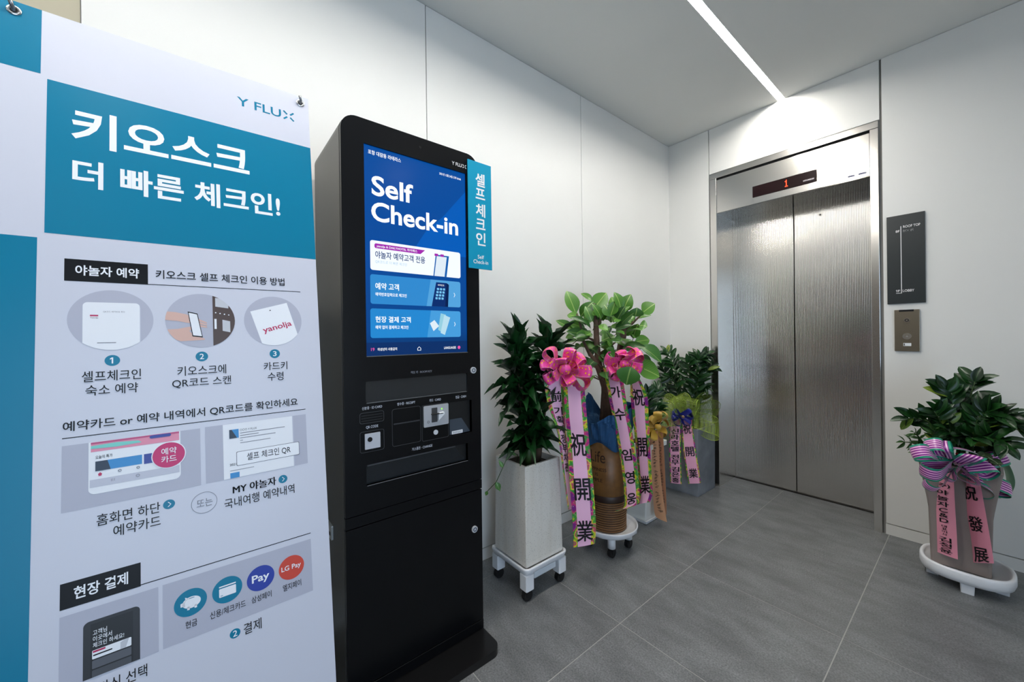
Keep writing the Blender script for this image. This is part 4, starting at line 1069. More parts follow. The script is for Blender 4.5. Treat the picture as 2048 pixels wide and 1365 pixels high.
# trailing vine over the rim
vn = obj('vine', *tube([(PX - .02, PY - .05, .572)] + [Vector(p) for p in VINE], [.0018] * (len(VINE) + 1), 6), STEMG, dr_, True)
VIM = leaf_mat('vine_leaf', (62, 110, 44), (90, 140, 60), (150, 180, 110), rough=.4)
VLM = leaf_mesh('vine_leaf', [.2, .75, 1, .9, .6, .25, .02], .15, .2, VIM)
for i, (dx, L) in enumerate(((.03, .03), (-.02, .035), (.02, .05), (-.01, .03))):
    p = Vector(VINE[min(i + 1, len(VINE) - 1)])
    e = p + rt * dx + Vector((0, 0, (-.03, .04, -.035, -.03)[i])) * (L / .04)
    put_leaf(VLM, p, e, L * .55, to_cam(p) + UPV * .3, dr_)

def square_caddy(cx, cy, half):
    t = thing('plant_caddy', (cx, cy, 0), 'white square wheeled plant caddy under the speckled white planter', 'plant caddy')
    V, F = loft(cx, cy, [(half - .012, .118, .016), (half - .004, .124, .02), (half, .134, .022), (half + .004, .146, .024), (half + .003, .153, .023), (half - .003, .153, .022), (half - .008, .146, .02), (half - .010, .141, .02)])
    obj('tray', V, F, WHITEP, t, True)
    q = half - .026
    for sx, sy in ((1, 1), (1, -1), (-1, 1), (-1, -1)):
        V, F = loft(cx + sx * q, cy + sy * q, [(.024, .052, .006), (.024, .120, .006)])
        obj('leg', V, F, WHITEP, t)
        castor(cx + sx * q, cy + sy * q, .024, t, .052)
    box('drip_drawer', (cx + .02, cy - .07, .085, cx + half - .014, cy + .07, .114), mat('frosted_drawer', (214, 220, 226), rough=.25), t, .004)
    return t
square_caddy(PX, PY, .131)

# --- brown round pot with rubber tree, blue wrap and round caddy
QX, QY, QR = .340, -1.357, .104
ft = thing('potted_rubber_tree', (QX, QY, .125), 'leafy bright green rubber tree in a brown printed pot with blue wrapping', 'potted plant')
POTB = mat('pot_caramel', (112, 76, 34), rough=.4, noise=.18, nscale=26, bump=.2, bscale=120)
POTD = mat('pot_dark_band', (40, 22, 14), rough=.45, noise=.1, nscale=20)
POTS = mat('pot_rib_brown', (122, 86, 52), rough=.5, noise=.15, nscale=30)
V, F = lathe(QX, QY, [(QR * .985, .318), (QR, .322), (QR, .66), (QR * .93, .66), (QR * .92, .62)], 48)
obj('pot', V, F, POTB, ft, True)
V, F = lathe(QX, QY, [(QR * .99, .285), (QR * 1.0, .288), (QR * 1.0, .318), (QR * .985, .320)], 48)
obj('pot_band', V, F, POTD, ft, True)
prof = [(QR * .93, .125)]
for k in range(13):
    z = .128 + k * .0122
    prof += [(QR * .95, z), (QR * .995, z + .0014), (QR * .995, z + .0072), (QR * .95, z + .0086)]
V, F = lathe(QX, QY, prof, 48)
obj('ribbed_base', V, F, POTS, ft)
prof = []
V, F = merge([lathe(QX, QY, [(QR * .966, .128 + k * .0122 - .0034), (QR * .966, .128 + k * .0122)], 48) for k in range(1, 13)])
tag(obj('dark_grooves', V, F, POTD, ft), kind='stuff')
V, F = lathe(QX, QY, [(QR * .9, .61), (QR * .9, .63)], 32)
obj('soil', V, F, SOIL, ft)
tcm = math.atan2(CAMPOS.y - QY, CAMPOS.x - QX)
def cyl(a0):
    return lambda a, b, h: (QX + (QR + h) * math.cos(a0 + a / QR), QY + (QR + h) * math.sin(a0 + a / QR), b)
cf = cyl(tcm - .55)
INKB = mat('pot_print', (46, 26, 14), rough=.5)
text('Life', (-.038, .562, .050, .500), cf, .0008, INKB, ft, .0)
text('HAPPINESS', (-.060, .472, .055, .454), cf, .0008, INKB, ft, .01)
text('IS', (-.008, .443, .010, .427), cf, .0008, INKB, ft, .01)
text('SIMPLE', (-.042, .415, .034, .396), cf, .0008, INKB, ft, .01)
# blue wrapping cloth, gathered around the rim and flaring in folds
V, F = [], []
NA, NR = 96, 12
for i in range(NR):
    t = i / (NR - 1)
    for j in range(NA):
        a = 2 * math.pi * j / NA
        fold = .020 * math.sin(5 * a + 1.2 * t) + .012 * abs(math.sin(5.5 * a + 2.0 + 3 * t)) + .008 * math.sin(23 * a + 5 * t)
        r = QR + .005 + (.012 * math.sin(t * math.pi) + .040 * t ** 1.3) + fold * (.12 + .88 * t)
        z = .588 + .012 * math.sin(3 * a) * (1 - t) + t * (.20 + .050 * math.sin(2 * a + .8) + .03 * math.sin(5 * a)) + .016 * math.sin(9 * t + 4 * a)
        V.append((QX + r * math.cos(a), QY + r * math.sin(a), z))
for i in range(NR - 1):
    for j in range(NA):
        F.append((i * NA + j, i * NA + (j + 1) % NA, (i + 1) * NA + (j + 1) % NA, (i + 1) * NA + j))
obj('blue_wrap', V, F, mat('blue_nonwoven', (22, 74, 118), rough=.7, noise=.1, nscale=30), ft, False)
for b_ in FBR:
    pts = [Vector(p[:3]) for p in b_]
    if b_ in FBR[:3]:
        pts = [Vector((QX + .02 * (FBR.index(b_) - 1), QY + .015 * (FBR.index(b_) - 1), .62))] + pts
        rr = [b_[0][3] * 1.1] + [p[3] for p in b_]
    else:
        rr = [p[3] for p in b_]
    obj('branch', *tube(pts, rr, 8), BARK, ft, True)
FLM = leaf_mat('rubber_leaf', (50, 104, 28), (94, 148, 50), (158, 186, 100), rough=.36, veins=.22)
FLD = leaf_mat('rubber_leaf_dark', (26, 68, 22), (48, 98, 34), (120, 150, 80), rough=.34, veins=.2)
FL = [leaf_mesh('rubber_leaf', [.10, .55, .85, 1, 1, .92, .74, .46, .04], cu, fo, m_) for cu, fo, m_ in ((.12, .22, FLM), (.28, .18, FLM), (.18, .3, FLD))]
for i, (B, T, w) in enumerate(FICUS):
    B, T = Vector(B), Vector(T)
    L = (T - B).length
    c = to_cam(B)
    z = (B.z + T.z) / 2
    n_ = (c * .75 + UPV * .55 + rnd(.35)).normalized()
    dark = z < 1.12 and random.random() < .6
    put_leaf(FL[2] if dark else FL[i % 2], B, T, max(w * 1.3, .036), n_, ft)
    d = (T - B).normalized()
    obj('petiole', *tube([B - d * .03 - UPV * .008, B + d * .01], [.0022, .0018], 5), STEMG, ft, True)

for k in range(46):
    a, e_ = random.uniform(0, 2 * math.pi), random.uniform(-.5, 1.2)
    cc_ = Vector((.335, -1.36, 1.19))
    off = Vector((math.cos(a) * math.cos(e_) * .13, math.sin(a) * math.cos(e_) * .13, math.sin(e_) * .13)) * random.uniform(.55, 1.0)
    B = cc_ + off
    d = (off.normalized() + UPV * .25 + rnd(.45)).normalized()
    T = B + d * random.uniform(.075, .115)
    if T.x < .02: continue
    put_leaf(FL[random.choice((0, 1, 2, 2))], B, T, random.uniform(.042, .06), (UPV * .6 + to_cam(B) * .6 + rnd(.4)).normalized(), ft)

for k in range(26):
    a = random.uniform(0, 2 * math.pi)
    B = Vector((.335 + .12 * math.cos(a), -1.36 + .12 * math.sin(a), random.uniform(.97, 1.12)))
    d = (Vector((math.cos(a), math.sin(a), random.uniform(-.5, .3))) + rnd(.3)).normalized()
    T = B + d * random.uniform(.08, .12)
    if T.x < .02: continue
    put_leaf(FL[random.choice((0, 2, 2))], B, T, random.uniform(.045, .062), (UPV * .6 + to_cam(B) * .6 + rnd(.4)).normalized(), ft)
    obj('twig', *tube([(.335, -1.36, B.z - .05), B], [.004, .002], 5), BARK, ft, True)

rc = thing('plant_caddy', (QX, QY + .008, 0), 'white round wheeled plant caddy under the brown printed pot', 'plant caddy')
V, F = lathe(QX + .004, QY + .008, [(.125, .104), (.140, .108), (.150, .118), (.156, .138), (.155, .142), (.150, .142), (.145, .130), (.138, .123)], 56)
obj('tray', V, F, WHITEP, rc, True)
for k in range(4):
    a = tcm + .12 + k * math.pi / 2
    x, y = QX + .004 + .105 * math.cos(a), QY + .008 + .105 * math.sin(a)
    V, F = lathe(x, y, [(.021, .050), (.021, .108)], 20)
    obj('leg', V, F, WHITEP, rc, True)
    castor(x, y, .024, rc, .052)
a = tcm + .75
box('drip_drawer', (QX + .03, QY + .03, .080, QX + .115, QY + .115, .103), mat('frosted_drawer'), rc, .004)

# --- small white square pot behind it
sw = thing('potted_zz_plant', (.27, -.90, .016), 'small zz plant in a slim white flared pot half hidden behind ribbons', 'potted plant', 'zz plants')
GLOSSW = mat('glazed_white', (236, 236, 230), rough=.2)
V, F = loft(.27, -.90, [(.066, .016, .006), (.068, .03, .006), (.100, .455, .006), (.100, .470, .006), (.115, .475, .006), (.116, .505, .006), (.106, .505, .005), (.098, .47, .005)])
obj('planter', V, F, GLOSSW, sw)
V, F = loft(.27, -.90, [(.096, .468, .004), (.096, .478, .004)])
obj('soil', V, F, SOIL, sw)
ds = thing('saucer', (.27, -.90, 0), 'white square saucer on the floor beneath the slim white pot', 'saucer')
V, F = loft(.27, -.90, [(.074, 0, .008), (.080, .008, .009), (.083, .022, .009), (.080, .022, .009), (.076, .015, .008)])
obj('dish', V, F, WHITEP, ds)

# --- grey concrete cube planter
gp = thing('potted_zz_plant', (.228, -.188, 0), 'dense dark zz plant in a square grey concrete planter beside the elevator', 'potted plant', 'zz plants')
CONC = mat('grey_concrete', (134, 138, 144), rough=.75, noise=.22, nscale=9, bump=.35, bscale=70)
V, F = loft(.228, -.188, [(.138, 0, .004), (.140, .01, .004), (.144, .485, .004), (.144, .49, .004), (.126, .49, .004), (.124, .44, .004)])
obj('planter', V, F, CONC, gp)
V, F = loft(.228, -.188, [(.123, .436, .004), (.123, .448, .004)])
obj('soil', V, F, SOIL, gp)

# --- taupe planter on the right
TX, TY = 1.590, -.292
tp = thing('potted_zz_plant', (TX, TY, .075), 'glossy zz plant in a waisted taupe planter with striped purple bow', 'potted plant', 'zz plants')
TAUPE = mat('taupe_resin', (142, 130, 124), rough=.42, noise=.05, nscale=12)
prof = []
for k in range(14):
    t = k / 13
    z = .078 + t * (.556 - .078)
    h = .092 + .010 * t + .024 * max(0, (t - .55) / .45) ** 1.1
    prof.append((h, z, .012))
prof += [(.1275, .562, .013), (.119, .562, .012), (.112, .53, .012)]
V, F = loft(TX, TY, prof)
obj('planter', V, F, TAUPE, tp, False)
V, F = loft(TX, TY, [(.111, .527, .008), (.111, .540, .008)])
obj('soil', V, F, SOIL, tp)
oc = thing('plant_caddy', (1.605, -.315, 0), 'white rounded plant caddy under the taupe planter by the wall', 'plant caddy')
def soft(h, r):
    P = []
    for k in range(48):
        a = 2 * math.pi * k / 48
        c, s_ = math.cos(a), math.sin(a)
        q = (abs(c) ** 2.7 + abs(s_) ** 2.7) ** (-1 / 2.7)
        P.append((h * q * c, h * q * s_))
    return P
V, F = loft(1.605, -.315, [(.132, .044, 0), (.142, .050, 0), (.147, .066, 0), (.147, .092, 0), (.143, .099, 0), (.136, .100, 0), (.130, .094, 0), (.126, .074, 0)], 0.0, soft)
obj('tray', V, F, WHITEP, oc, True)
for k in range(4):
    a = -math.pi / 2 + .06 + k * math.pi / 2
    x, y = 1.605 + .105 * math.cos(a), -.315 + .105 * math.sin(a)
    V, F = loft(x, y, [(.020, 0, .004), (.022, .048, .004)], a)
    obj('foot', V, F, WHITEP, oc)

# --- zz foliage
ZM = leaf_mat('zz_leaf', (10, 36, 14), (28, 70, 26), (46, 88, 40), rough=.3, spec=.4)
ZY = leaf_mat('zz_leaf_young', (84, 118, 36), (128, 142, 44), (150, 160, 80), rough=.32)
ZL = [leaf_mesh('zz_leaf', [.12, .6, .9, 1, .95, .8, .55, .05], cu, fo, ZM) for cu, fo in ((.15, .25), (.3, .15), (.05, .35))]
ZLY = leaf_mesh('zz_leaf_young', [.12, .6, .9, 1, .95, .8, .55, .05], .15, .2, ZY)
def curve(P, t):
    P = [Vector(p) for p in P]
    if len(P) == 3:
        return P[0] * (1 - t) ** 2 + (P[1] * 2 - (P[0] + P[2]) * .5) * 2 * t * (1 - t) + P[2] * t * t
    k = min(int(t * (len(P) - 1)), len(P) - 2)
    return P[k].lerp(P[k + 1], t * (len(P) - 1) - k)
def zz(stems, parent, zfloor, young=.06, xmin=-9, ymax=9, start=.30, wfac=.42):
    for P, n, ll in stems:
        P = [Vector(p) for p in P]
        P[0].z = zfloor
        c = parent.location
        P[0].x = c.x + max(-.08, min(.08, P[0].x - c.x)); P[0].y = c.y + max(-.08, min(.08, P[0].y - c.y))
        pts = [curve(P, k / 12) for k in range(13)]
        def lim(q):
            return Vector((max(q.x, xmin), min(q.y, ymax), q.z))
        pts = [lim(q) for q in pts]
        obj('stem', *tube(pts, [.0075 - .0055 * k / 12 for k in range(13)], 7), STEMG, parent, True)
        tw = random.uniform(-.6, .6)
        for k in range(n + 1):
            t = start + (1 - start) * k / n
            p = lim(curve(P, t))
            tg = (lim(curve(P, min(1, t + .03))) - lim(curve(P, t - .03)))
            tg = tg.normalized() if tg.length > 1e-6 else UPV
            view = to_cam(p)
            s0 = tg.cross(view)
            s0 = s0.normalized() if s0.length > .15 else tg.orthogonal().normalized()
            side = (s0 * math.cos(tw) + view * math.sin(tw)).normalized()
            nr = side.cross(tg).normalized()
            if nr.dot(view) < 0: nr = -nr
            for sg_ in (-1, 1):
                d = (tg * random.uniform(.45, .8) + side * sg_ * random.uniform(.7, 1) + UPV * .12 + rnd(.18)).normalized()
                L = ll * random.uniform(.8, 1.12) * (1 - .25 * abs(t - .65))
                e = lim(p + d * L)
                me = ZLY if random.random() < young else random.choice(ZL)
                put_leaf(me, p, e, L * wfac, (nr * .6 + UPV * .5 + rnd(.35)).normalized(), parent)
        p = lim(curve(P, 1)); q = lim(p + (p - lim(curve(P, .93))).normalized() * ll * .8)
        put_leaf(random.choice(ZL), p, q, ll * wfac * .9, (to_cam(p) * .6 + UPV * .5).normalized(), parent)
zz([(P, n + 1, ll * 1.1) for P, n, ll in ZZG], gp, .445, .05, xmin=.02, ymax=-.02, wfac=.36)
zz(ZZW, sw, .475, .03, xmin=.02)
zz([(P[:-1] + [(P[-1][0], P[-1][1], P[-1][2] - .035)], n + 1, ll * 1.12) for P, n, ll in ZZR], tp, .535, .10, ymax=-.02, wfac=.45)
SPRIG = leaf_mesh('sprig_leaf', [.12, .6, .9, 1, .8, .5, .05], .2, .2, leaf_mat('sprig_leaf', (30, 70, 26), (54, 96, 34), (90, 120, 60)))
ZL_keep = ZL[:]
ZL[:] = [SPRIG]
zz(ZZS, tp, .535, .05, ymax=-.02, start=.25, wfac=.3)
ZL[:] = ZL_keep
VARM = leaf_mat('variegated_leaf', (34, 60, 30), (52, 84, 44), (196, 204, 168), rough=.35, veins=.5)
VARL = leaf_mesh('variegated_leaf', [.12, .6, .9, 1, .95, .8, .5, .04], .35, .25, VARM)
for B, T in VAR:
    put_leaf(VARL, B, T, .034, UPV * .7 + to_cam(B) * .7, tp)
BERRY = mat('red_berry', (190, 20, 34), rough=.25)
for k in range(5):
    x, y, z = TX - .05 + k * .022, TY - .06 + .01 * (k % 2), .585 + .012 * (k % 3)
    V, F = lathe(x, y, [(.001, z - .005), (.004, z - .003), (.005, z), (.004, z + .003), (.001, z + .005)], 10)
    obj('berry', V, F, BERRY, tp, True)

# ------------------------------------------------------------------ congratulation ribbons
def ribbon_mat(name, centre, border, bw=.2, rough=.35):
    """satin ribbon: flat centre colour, patterned border woven along both edges (u across the ribbon)"""
    m = bpy.data.materials.new(name)
    m.use_nodes = True
    nt = m.node_tree
    b = nt.nodes['Principled BSDF']
    uv = nt.nodes.new('ShaderNodeTexCoord')
    sx = nt.nodes.new('ShaderNodeSeparateXYZ')
    nt.links.new(uv.outputs['UV'], sx.inputs['Vector'])
    base = None
    if centre == 'stripes':
        w = nt.nodes.new('ShaderNodeMath'); w.operation = 'MULTIPLY'; w.inputs[1].default_value = 6 * 2 * math.pi
        nt.links.new(sx.outputs['X'], w.inputs[0])
        s_ = nt.nodes.new('ShaderNodeMath'); s_.operation = 'SINE'; nt.links.new(w.outputs[0], s_.inputs[0])
        r = nt.nodes.new('ShaderNodeValToRGB'); r.color_ramp.interpolation = 'CONSTANT'
        r.color_ramp.elements[0].color = lin((134, 24, 140)) + (1,)
        r.color_ramp.elements[1].position = .62; r.color_ramp.elements[1].color = lin((250, 200, 232)) + (1,)
        k = r.color_ramp.elements.new(.40); k.color = lin((206, 70, 176)) + (1,)
        mr = nt.nodes.new('ShaderNodeMapRange'); mr.inputs['From Min'].default_value = -1; mr.inputs['From Max'].default_value = 1
        nt.links.new(s_.outputs[0], mr.inputs['Value']); nt.links.new(mr.outputs['Result'], r.inputs['Fac'])
        base = r.outputs['Color']
    elif centre == 'dots':
        v = nt.nodes.new('ShaderNodeTexVoronoi'); v.inputs['Scale'].default_value = 70
        nt.links.new(uv.outputs['Object'], v.inputs['Vector'])
        r = nt.nodes.new('ShaderNodeValToRGB'); r.color_ramp.interpolation = 'CONSTANT'
        r.color_ramp.elements[0].color = lin((248, 176, 40)) + (1,)
        r.color_ramp.elements[1].position = .42; r.color_ramp.elements[1].color = lin((236, 70, 160)) + (1,)
        k = r.color_ramp.elements.new(.30); k.color = lin((226, 40, 130)) + (1,)
        nt.links.new(v.outputs['Distance'], r.inputs['Fac'])
        base = r.outputs['Color']
    if border is not None:
        if border == 'floral':
            n = nt.nodes.new('ShaderNodeTexNoise'); n.inputs['Scale'].default_value = 16; n.inputs['Detail'].default_value = 2.5
            nt.links.new(uv.outputs['Object'], n.inputs['Vector'])
            r = nt.nodes.new('ShaderNodeValToRGB')
            e = r.color_ramp.elements
            e[0].position = .36; e[0].color = lin((120, 30, 130)) + (1,)
            e[1].position = .64; e[1].color = lin((90, 160, 50)) + (1,)
            for pos, c in ((.41, (206, 40, 120)), (.455, (40, 140, 60)), (.50, (70, 160, 40)), (.545, (230, 216, 40)), (.58, (200, 40, 110))):
                k = e.new(pos); k.color = lin(c) + (1,)
            nt.links.new(n.outputs['Fac'], r.inputs['Fac'])
            v = nt.nodes.new('ShaderNodeTexVoronoi'); v.inputs['Scale'].default_value = 95
            nt.links.new(uv.outputs['Object'], v.inputs['Vector'])
            r3 = nt.nodes.new('ShaderNodeMapRange'); r3.inputs['From Min'].default_value = .12; r3.inputs['From Max'].default_value = .26; r3.inputs['To Min'].default_value = .55; r3.inputs['To Max'].default_value = 0
            nt.links.new(v.outputs['Distance'], r3.inputs['Value'])
            mm = nt.nodes.new('ShaderNodeMix'); mm.data_type = 'RGBA'; mm.inputs['B'].default_value = lin((246, 232, 190)) + (1,)
            nt.links.new(r.outputs['Color'], mm.inputs['A']); nt.links.new(r3.outputs['Result'], mm.inputs['Factor'])
            bc = mm.outputs['Result']
        else:
            rg = nt.nodes.new('ShaderNodeRGB'); rg.outputs[0].default_value = lin(border) + (1,)
            bc = rg.outputs[0]
        s1 = nt.nodes.new('ShaderNodeMath'); s1.operation = 'SUBTRACT'; s1.inputs[1].default_value = .5
        nt.links.new(sx.outputs['X'], s1.inputs[0])
        s2 = nt.nodes.new('ShaderNodeMath'); s2.operation = 'ABSOLUTE'; nt.links.new(s1.outputs[0], s2.inputs[0])
        s3 = nt.nodes.new('ShaderNodeMath'); s3.operation = 'GREATER_THAN'; s3.inputs[1].default_value = .5 - bw
        nt.links.new(s2.outputs[0], s3.inputs[0])
        mx = nt.nodes.new('ShaderNodeMix'); mx.data_type = 'RGBA'
        if base is None: mx.inputs['A'].default_value = lin(centre) + (1,)
        else: nt.links.new(base, mx.inputs['A'])
        nt.links.new(bc, mx.inputs['B']); nt.links.new(s3.outputs[0], mx.inputs['Factor'])
        nt.links.new(mx.outputs['Result'], b.inputs['Base Color'])
    elif base is not None:
        nt.links.new(base, b.inputs['Base Color'])
    else:
        b.inputs['Base Color'].default_value = lin(centre) + (1,)
    b.inputs['Roughness'].default_value = rough
    b.inputs['Sheen Weight'].default_value = .15
    return m

def cr_(P, t):
    n = len(P) - 1
    i = min(int(t * n), n - 1)
    f = t * n - i
    p0, p1, p2, p3 = P[max(i - 1, 0)], P[i], P[i + 1], P[min(i + 2, n)]
    return .5 * ((2 * p1) + (p2 - p0) * f + (2 * p0 - 5 * p1 + 4 * p2 - p3) * f * f + (3 * p1 - p0 - 3 * p2 + p3) * f ** 3)

class Strip:
    def __init__(s, rows, n=28, cols=5, cup=.004):
        L = [Vector(a) for a, b in rows]; R = [Vector(b) for a, b in rows]
        s.n, s.cols, s.cup = n, cols, cup
        s.L = [cr_(L, i / n) for i in range(n + 1)]; s.R = [cr_(R, i / n) for i in range(n + 1)]
        s.len = [0]
        for i in range(n):
            s.len.append(s.len[-1] + ((s.L[i + 1] + s.R[i + 1]) / 2 - (s.L[i] + s.R[i]) / 2).length)
    def at(s, u, d, h=0.0):
        d = max(0, min(d, s.len[-1] - 1e-6))
        i = max(k for k in range(s.n) if s.len[k] <= d)
        f = (d - s.len[i]) / max(1e-9, s.len[i + 1] - s.len[i])
        l, r = s.L[i].lerp(s.L[i + 1], f), s.R[i].lerp(s.R[i + 1], f)
        w = r - l
        t = (s.L[i + 1] + s.R[i + 1] - s.L[i] - s.R[i])
        nn = w.cross(t)
        nn = nn.normalized() if nn.length > 1e-9 else UPV
        if nn.dot(to_cam(l)) < 0: nn = -nn
        return l + w * u + nn * (s.cup * (1 - (2 * u - 1) ** 2) + h)
    def mesh(s):
        V, F, U = [], [], []
        for i in range(s.n + 1):
            for j in range(s.cols):
                u = j / (s.cols - 1)
                V.append(tuple(s.at(u, s.len[i])))
                U.append((u, s.len[i]))
        c = s.cols
        for i in range(s.n):
            for j in range(c - 1):
                F.append((i * c + j, i * c + j + 1, (i + 1) * c + j + 1, (i + 1) * c + j))
        return V, F, U

INK = mat('brush_ink', (14, 12, 16), rough=.55)
def tail(rows, m, parent, chars=(), n=28, cup=.004, spread=.03):
    s = Strip(rows, n, 7, cup)
    V, F, U = s.mesh()
    o = obj('tail', V, F, m, parent, True, U)
    for ch, d, hgt, u0, u1 in chars:
        text(ch, (u0, d - hgt / 2, u1, d + hgt / 2), lambda a, b, h: tuple(s.at(a, b, h)), .0016, INK, o, 0.0, spread, 'brush_character')
    return o, s

FWD = fw.copy(); TOV = -fw
def loop(c, ang, length, width, depth, m, parent, tip=.0, name='bow_loop', twist=0.0, lift=0.0):
    c = Vector(c)
    a = math.radians(ang)
    d = (rt * math.cos(a) + UPV * math.sin(a) + TOV * lift).normalized()
    w0 = (-rt * math.sin(a) + UPV * math.cos(a))
    tw = math.radians(twist + 52 * math.sin(ang * 1.7 + length * 90))
    w = (w0 * math.cos(tw) + TOV * math.sin(tw)).normalized()
    nrm = (TOV * math.cos(tw) - w0 * math.sin(tw)).normalized()
    V, F, U = [], [], []
    N, K = 20, 5
    acc = 0
    for i in range(N + 1):
        t = i / N
        p = c + d * (length * math.sin(math.pi * t) ** .75) + nrm * (depth * 1.35 * math.sin(2 * math.pi * t))
        ww = width * (.80 + .20 * min(1, math.sin(math.pi * t) * 2.5))
        for j in range(K):
            u = j / (K - 1)
            V.append(tuple(p + w * (ww * (u - .5)) + d * (.006 * math.cos(math.pi * (u - .5)))))
            U.append((u, t * length * 2))
    for i in range(N):
        for j in range(K - 1):
            F.append((i * K + j, i * K + j + 1, (i + 1) * K + j + 1, (i + 1) * K + j))
    return obj(name, V, F, m, parent, True, U)

PINKF = ribbon_mat('pink_floral_ribbon', (246, 192, 224), 'floral', .2)
PINKE = ribbon_mat('rose_ribbon', (246, 160, 184), None)
PEACH = ribbon_mat('peach_ribbon', (236, 176, 132), None)
MINT = ribbon_mat('mint_ribbon', (150, 214, 172), None)
DOTS = ribbon_mat('pink_dotted_bow', 'dots', (244, 130, 190), .06)
STRP = ribbon_mat('striped_bow', 'stripes', (20, 150, 116), .13, .28)
NAVY = ribbon_mat('navy_satin', (24, 32, 124), None, .2, .25)
GOLD = ribbon_mat('gold_satin', (206, 162, 60), None, .2, .28)

# ribbon on the dracaena
ra = thing('congratulation_ribbon', RA[1][0][0], 'long pink ribbon with dotted pink bow hanging from the dracaena', 'ribbon', 'congratulation ribbons')
ch = [('前', .100, .050, .22, .80)]
for k, c in enumerate('기획재정부차관'):
    ch.append((c, .172 + k * .046, .040, .24, .78))
tail(RA[0], PINKF, ra, ch, 30)
sr = Strip(RA[1], 30).len[-1]
tail(RA[1], PINKF, ra, [('祝', sr * .365, .105, .16, .84), ('開', sr * .645, .100, .18, .86), ('業', sr * .905, .095, .18, .88)], 30, .004, .02)
c0 = Vector(BOWC[0])
for ang, L, w, dp, tw, off in ((118, .095, .058, .022, 10, (-.035, .015)), (75, .085, .05, .02, -20, (.01, .015)), (176, .095, .045, .012, 40, (-.02, .015)), (210, .085, .055, .018, -15, (-.02, -.01)), (35, .085, .05, .02, 15, (.02, .01)), (0, .105, .055, .024, 0, (.02, -.01)), (-38, .105, .06, .024, 10, (.02, -.02)), (-70, .06, .05, .02, 0, (.0, -.02)), (150, .07, .05, .02, 30, (-.01, .0))):
    loop(c0 + rt * off[0] + UPV * off[1], ang, L, w, dp, DOTS, ra, twist=tw, lift=.25)
for ang, off in ((95, (-.012, .012)), (20, (.016, .0)), (200, (-.02, -.012)), (300, (.01, -.022))):
    loop(c0 + rt * off[0] + UPV * off[1], ang, .06, .05, .022, DOTS, ra, lift=1.1)

def knot(c, m, parent, r=.02):
    V, F = lathe(0, 0, [(.001, -r), (r * .7, -r * .75), (r, 0), (r * .7, r * .75), (.001, r)], 14)
    c = Vector(c) + TOV * .03
    obj('knot', [(x * 1.2 + c.x, y * 1.2 + c.y, z + c.z) for x, y, z in V], F, m, parent, True, [(.5, .5)] * len(V))
knot(c0, DOTS, ra, .026)

# ribbon on the rubber tree
rb = thing('congratulation_ribbon', RB[0][0][0], 'long pink ribbon with small pink bow hanging from the rubber tree', 'ribbon', 'congratulation ribbons')
s1_ = Strip(RB[0], 30).len[-1]
tail(RB[0], PINKF, rb, [('가', s1_ * .165, .058, .20, .76), ('수', s1_ * .315, .060, .20, .80), ('임', s1_ * .585, .058, .22, .78), ('영', s1_ * .735, .062, .22, .80), ('웅', s1_ * .875, .058, .22, .80)], 30, .004, .03)
s1_ = Strip(RB[1], 30).len[-1]
tail(RB[1], PINKF, rb, [('祝', s1_ * .20, .085, .18, .82), ('開', s1_ * .575, .095, .20, .84), ('業', s1_ * .855, .090, .18, .86)], 30, .004, .02)
c0 = Vector(BOWC[1])
for ang, L, w, dp, tw, off in ((165, .085, .06, .02, 10, (-.01, .01)), (200, .075, .055, .02, -10, (-.01, -.02)), (20, .09, .06, .022, 0, (.01, .02)), (-10, .085, .055, .02, 15, (.01, -.005)), (60, .07, .05, .02, 20, (.01, .02)), (-80, .06, .045, .02, 0, (-.01, -.02)), (240, .07, .05, .018, 0, (-.02, -.02)), (110, .05, .05, .02, 0, (0, .02))):
    loop(c0 + rt * off[0] + UPV * off[1], ang, L, w, dp, DOTS, rb, twist=tw, lift=.2)
for ang, off in ((90, (-.004, .012)), (330, (.014, -.008)), (215, (-.016, -.008))):
    loop(c0 + rt * off[0] + UPV * off[1], ang, .055, .045, .02, DOTS, rb, lift=1.1)

knot(c0, DOTS, rb, .022)

# peach ribbon with gold bow on the slim white pot
rp = thing('congratulation_ribbon', RC[0][0][0], 'narrow peach ribbon with gold bow on the slim white pot', 'ribbon', 'congratulation ribbons')
for q, rows in enumerate(RC):
    o_, s_ = tail(rows, PEACH, rp, (), 22, .006)
    parts = []
    LN = s_.len[-1]
    for k in range(22):
        d0 = LN * (.12 + .034 * k + (.03 if k > 8 else 0) + (.03 if k > 14 else 0))
        if d0 + .012 > LN * .95: break
        for z in range(3):
            a0 = .3 + random.uniform(0, .25); a1 = a0 + random.uniform(.12, .3)
            b0 = d0 + z * .0042
            parts.append(([tuple(s_.at(a0, b0, .0014)), tuple(s_.at(a1, b0 - .001, .0014)), tuple(s_.at(a1, b0 + .0012, .0014)), tuple(s_.at(a0, b0 + .0022, .0014))], [(0, 1, 2, 3)]))
    V, F = merge(parts)
    tag(obj('brush_marks', V, F, INK, o_), kind='stuff')
c0 = Vector(BOWC[2])
for ang, L, w, dp, tw, off in ((60, .075, .05, .02, 0, (.01, .02)), (20, .06, .045, .018, 10, (.01, 0)), (130, .06, .045, .018, 0, (0, .01)), (190, .06, .045, .018, 0, (-.01, 0)), (-30, .06, .045, .018, 0, (0, -.02)), (250, .065, .045, .018, 20, (-.01, -.02)), (95, .07, .05, .02, 30, (.01, .02))):
    loop(c0 + rt * off[0] + UPV * off[1], ang, L, w, dp, GOLD, rp, twist=tw, lift=.25)

knot(c0, GOLD, rp, .018)
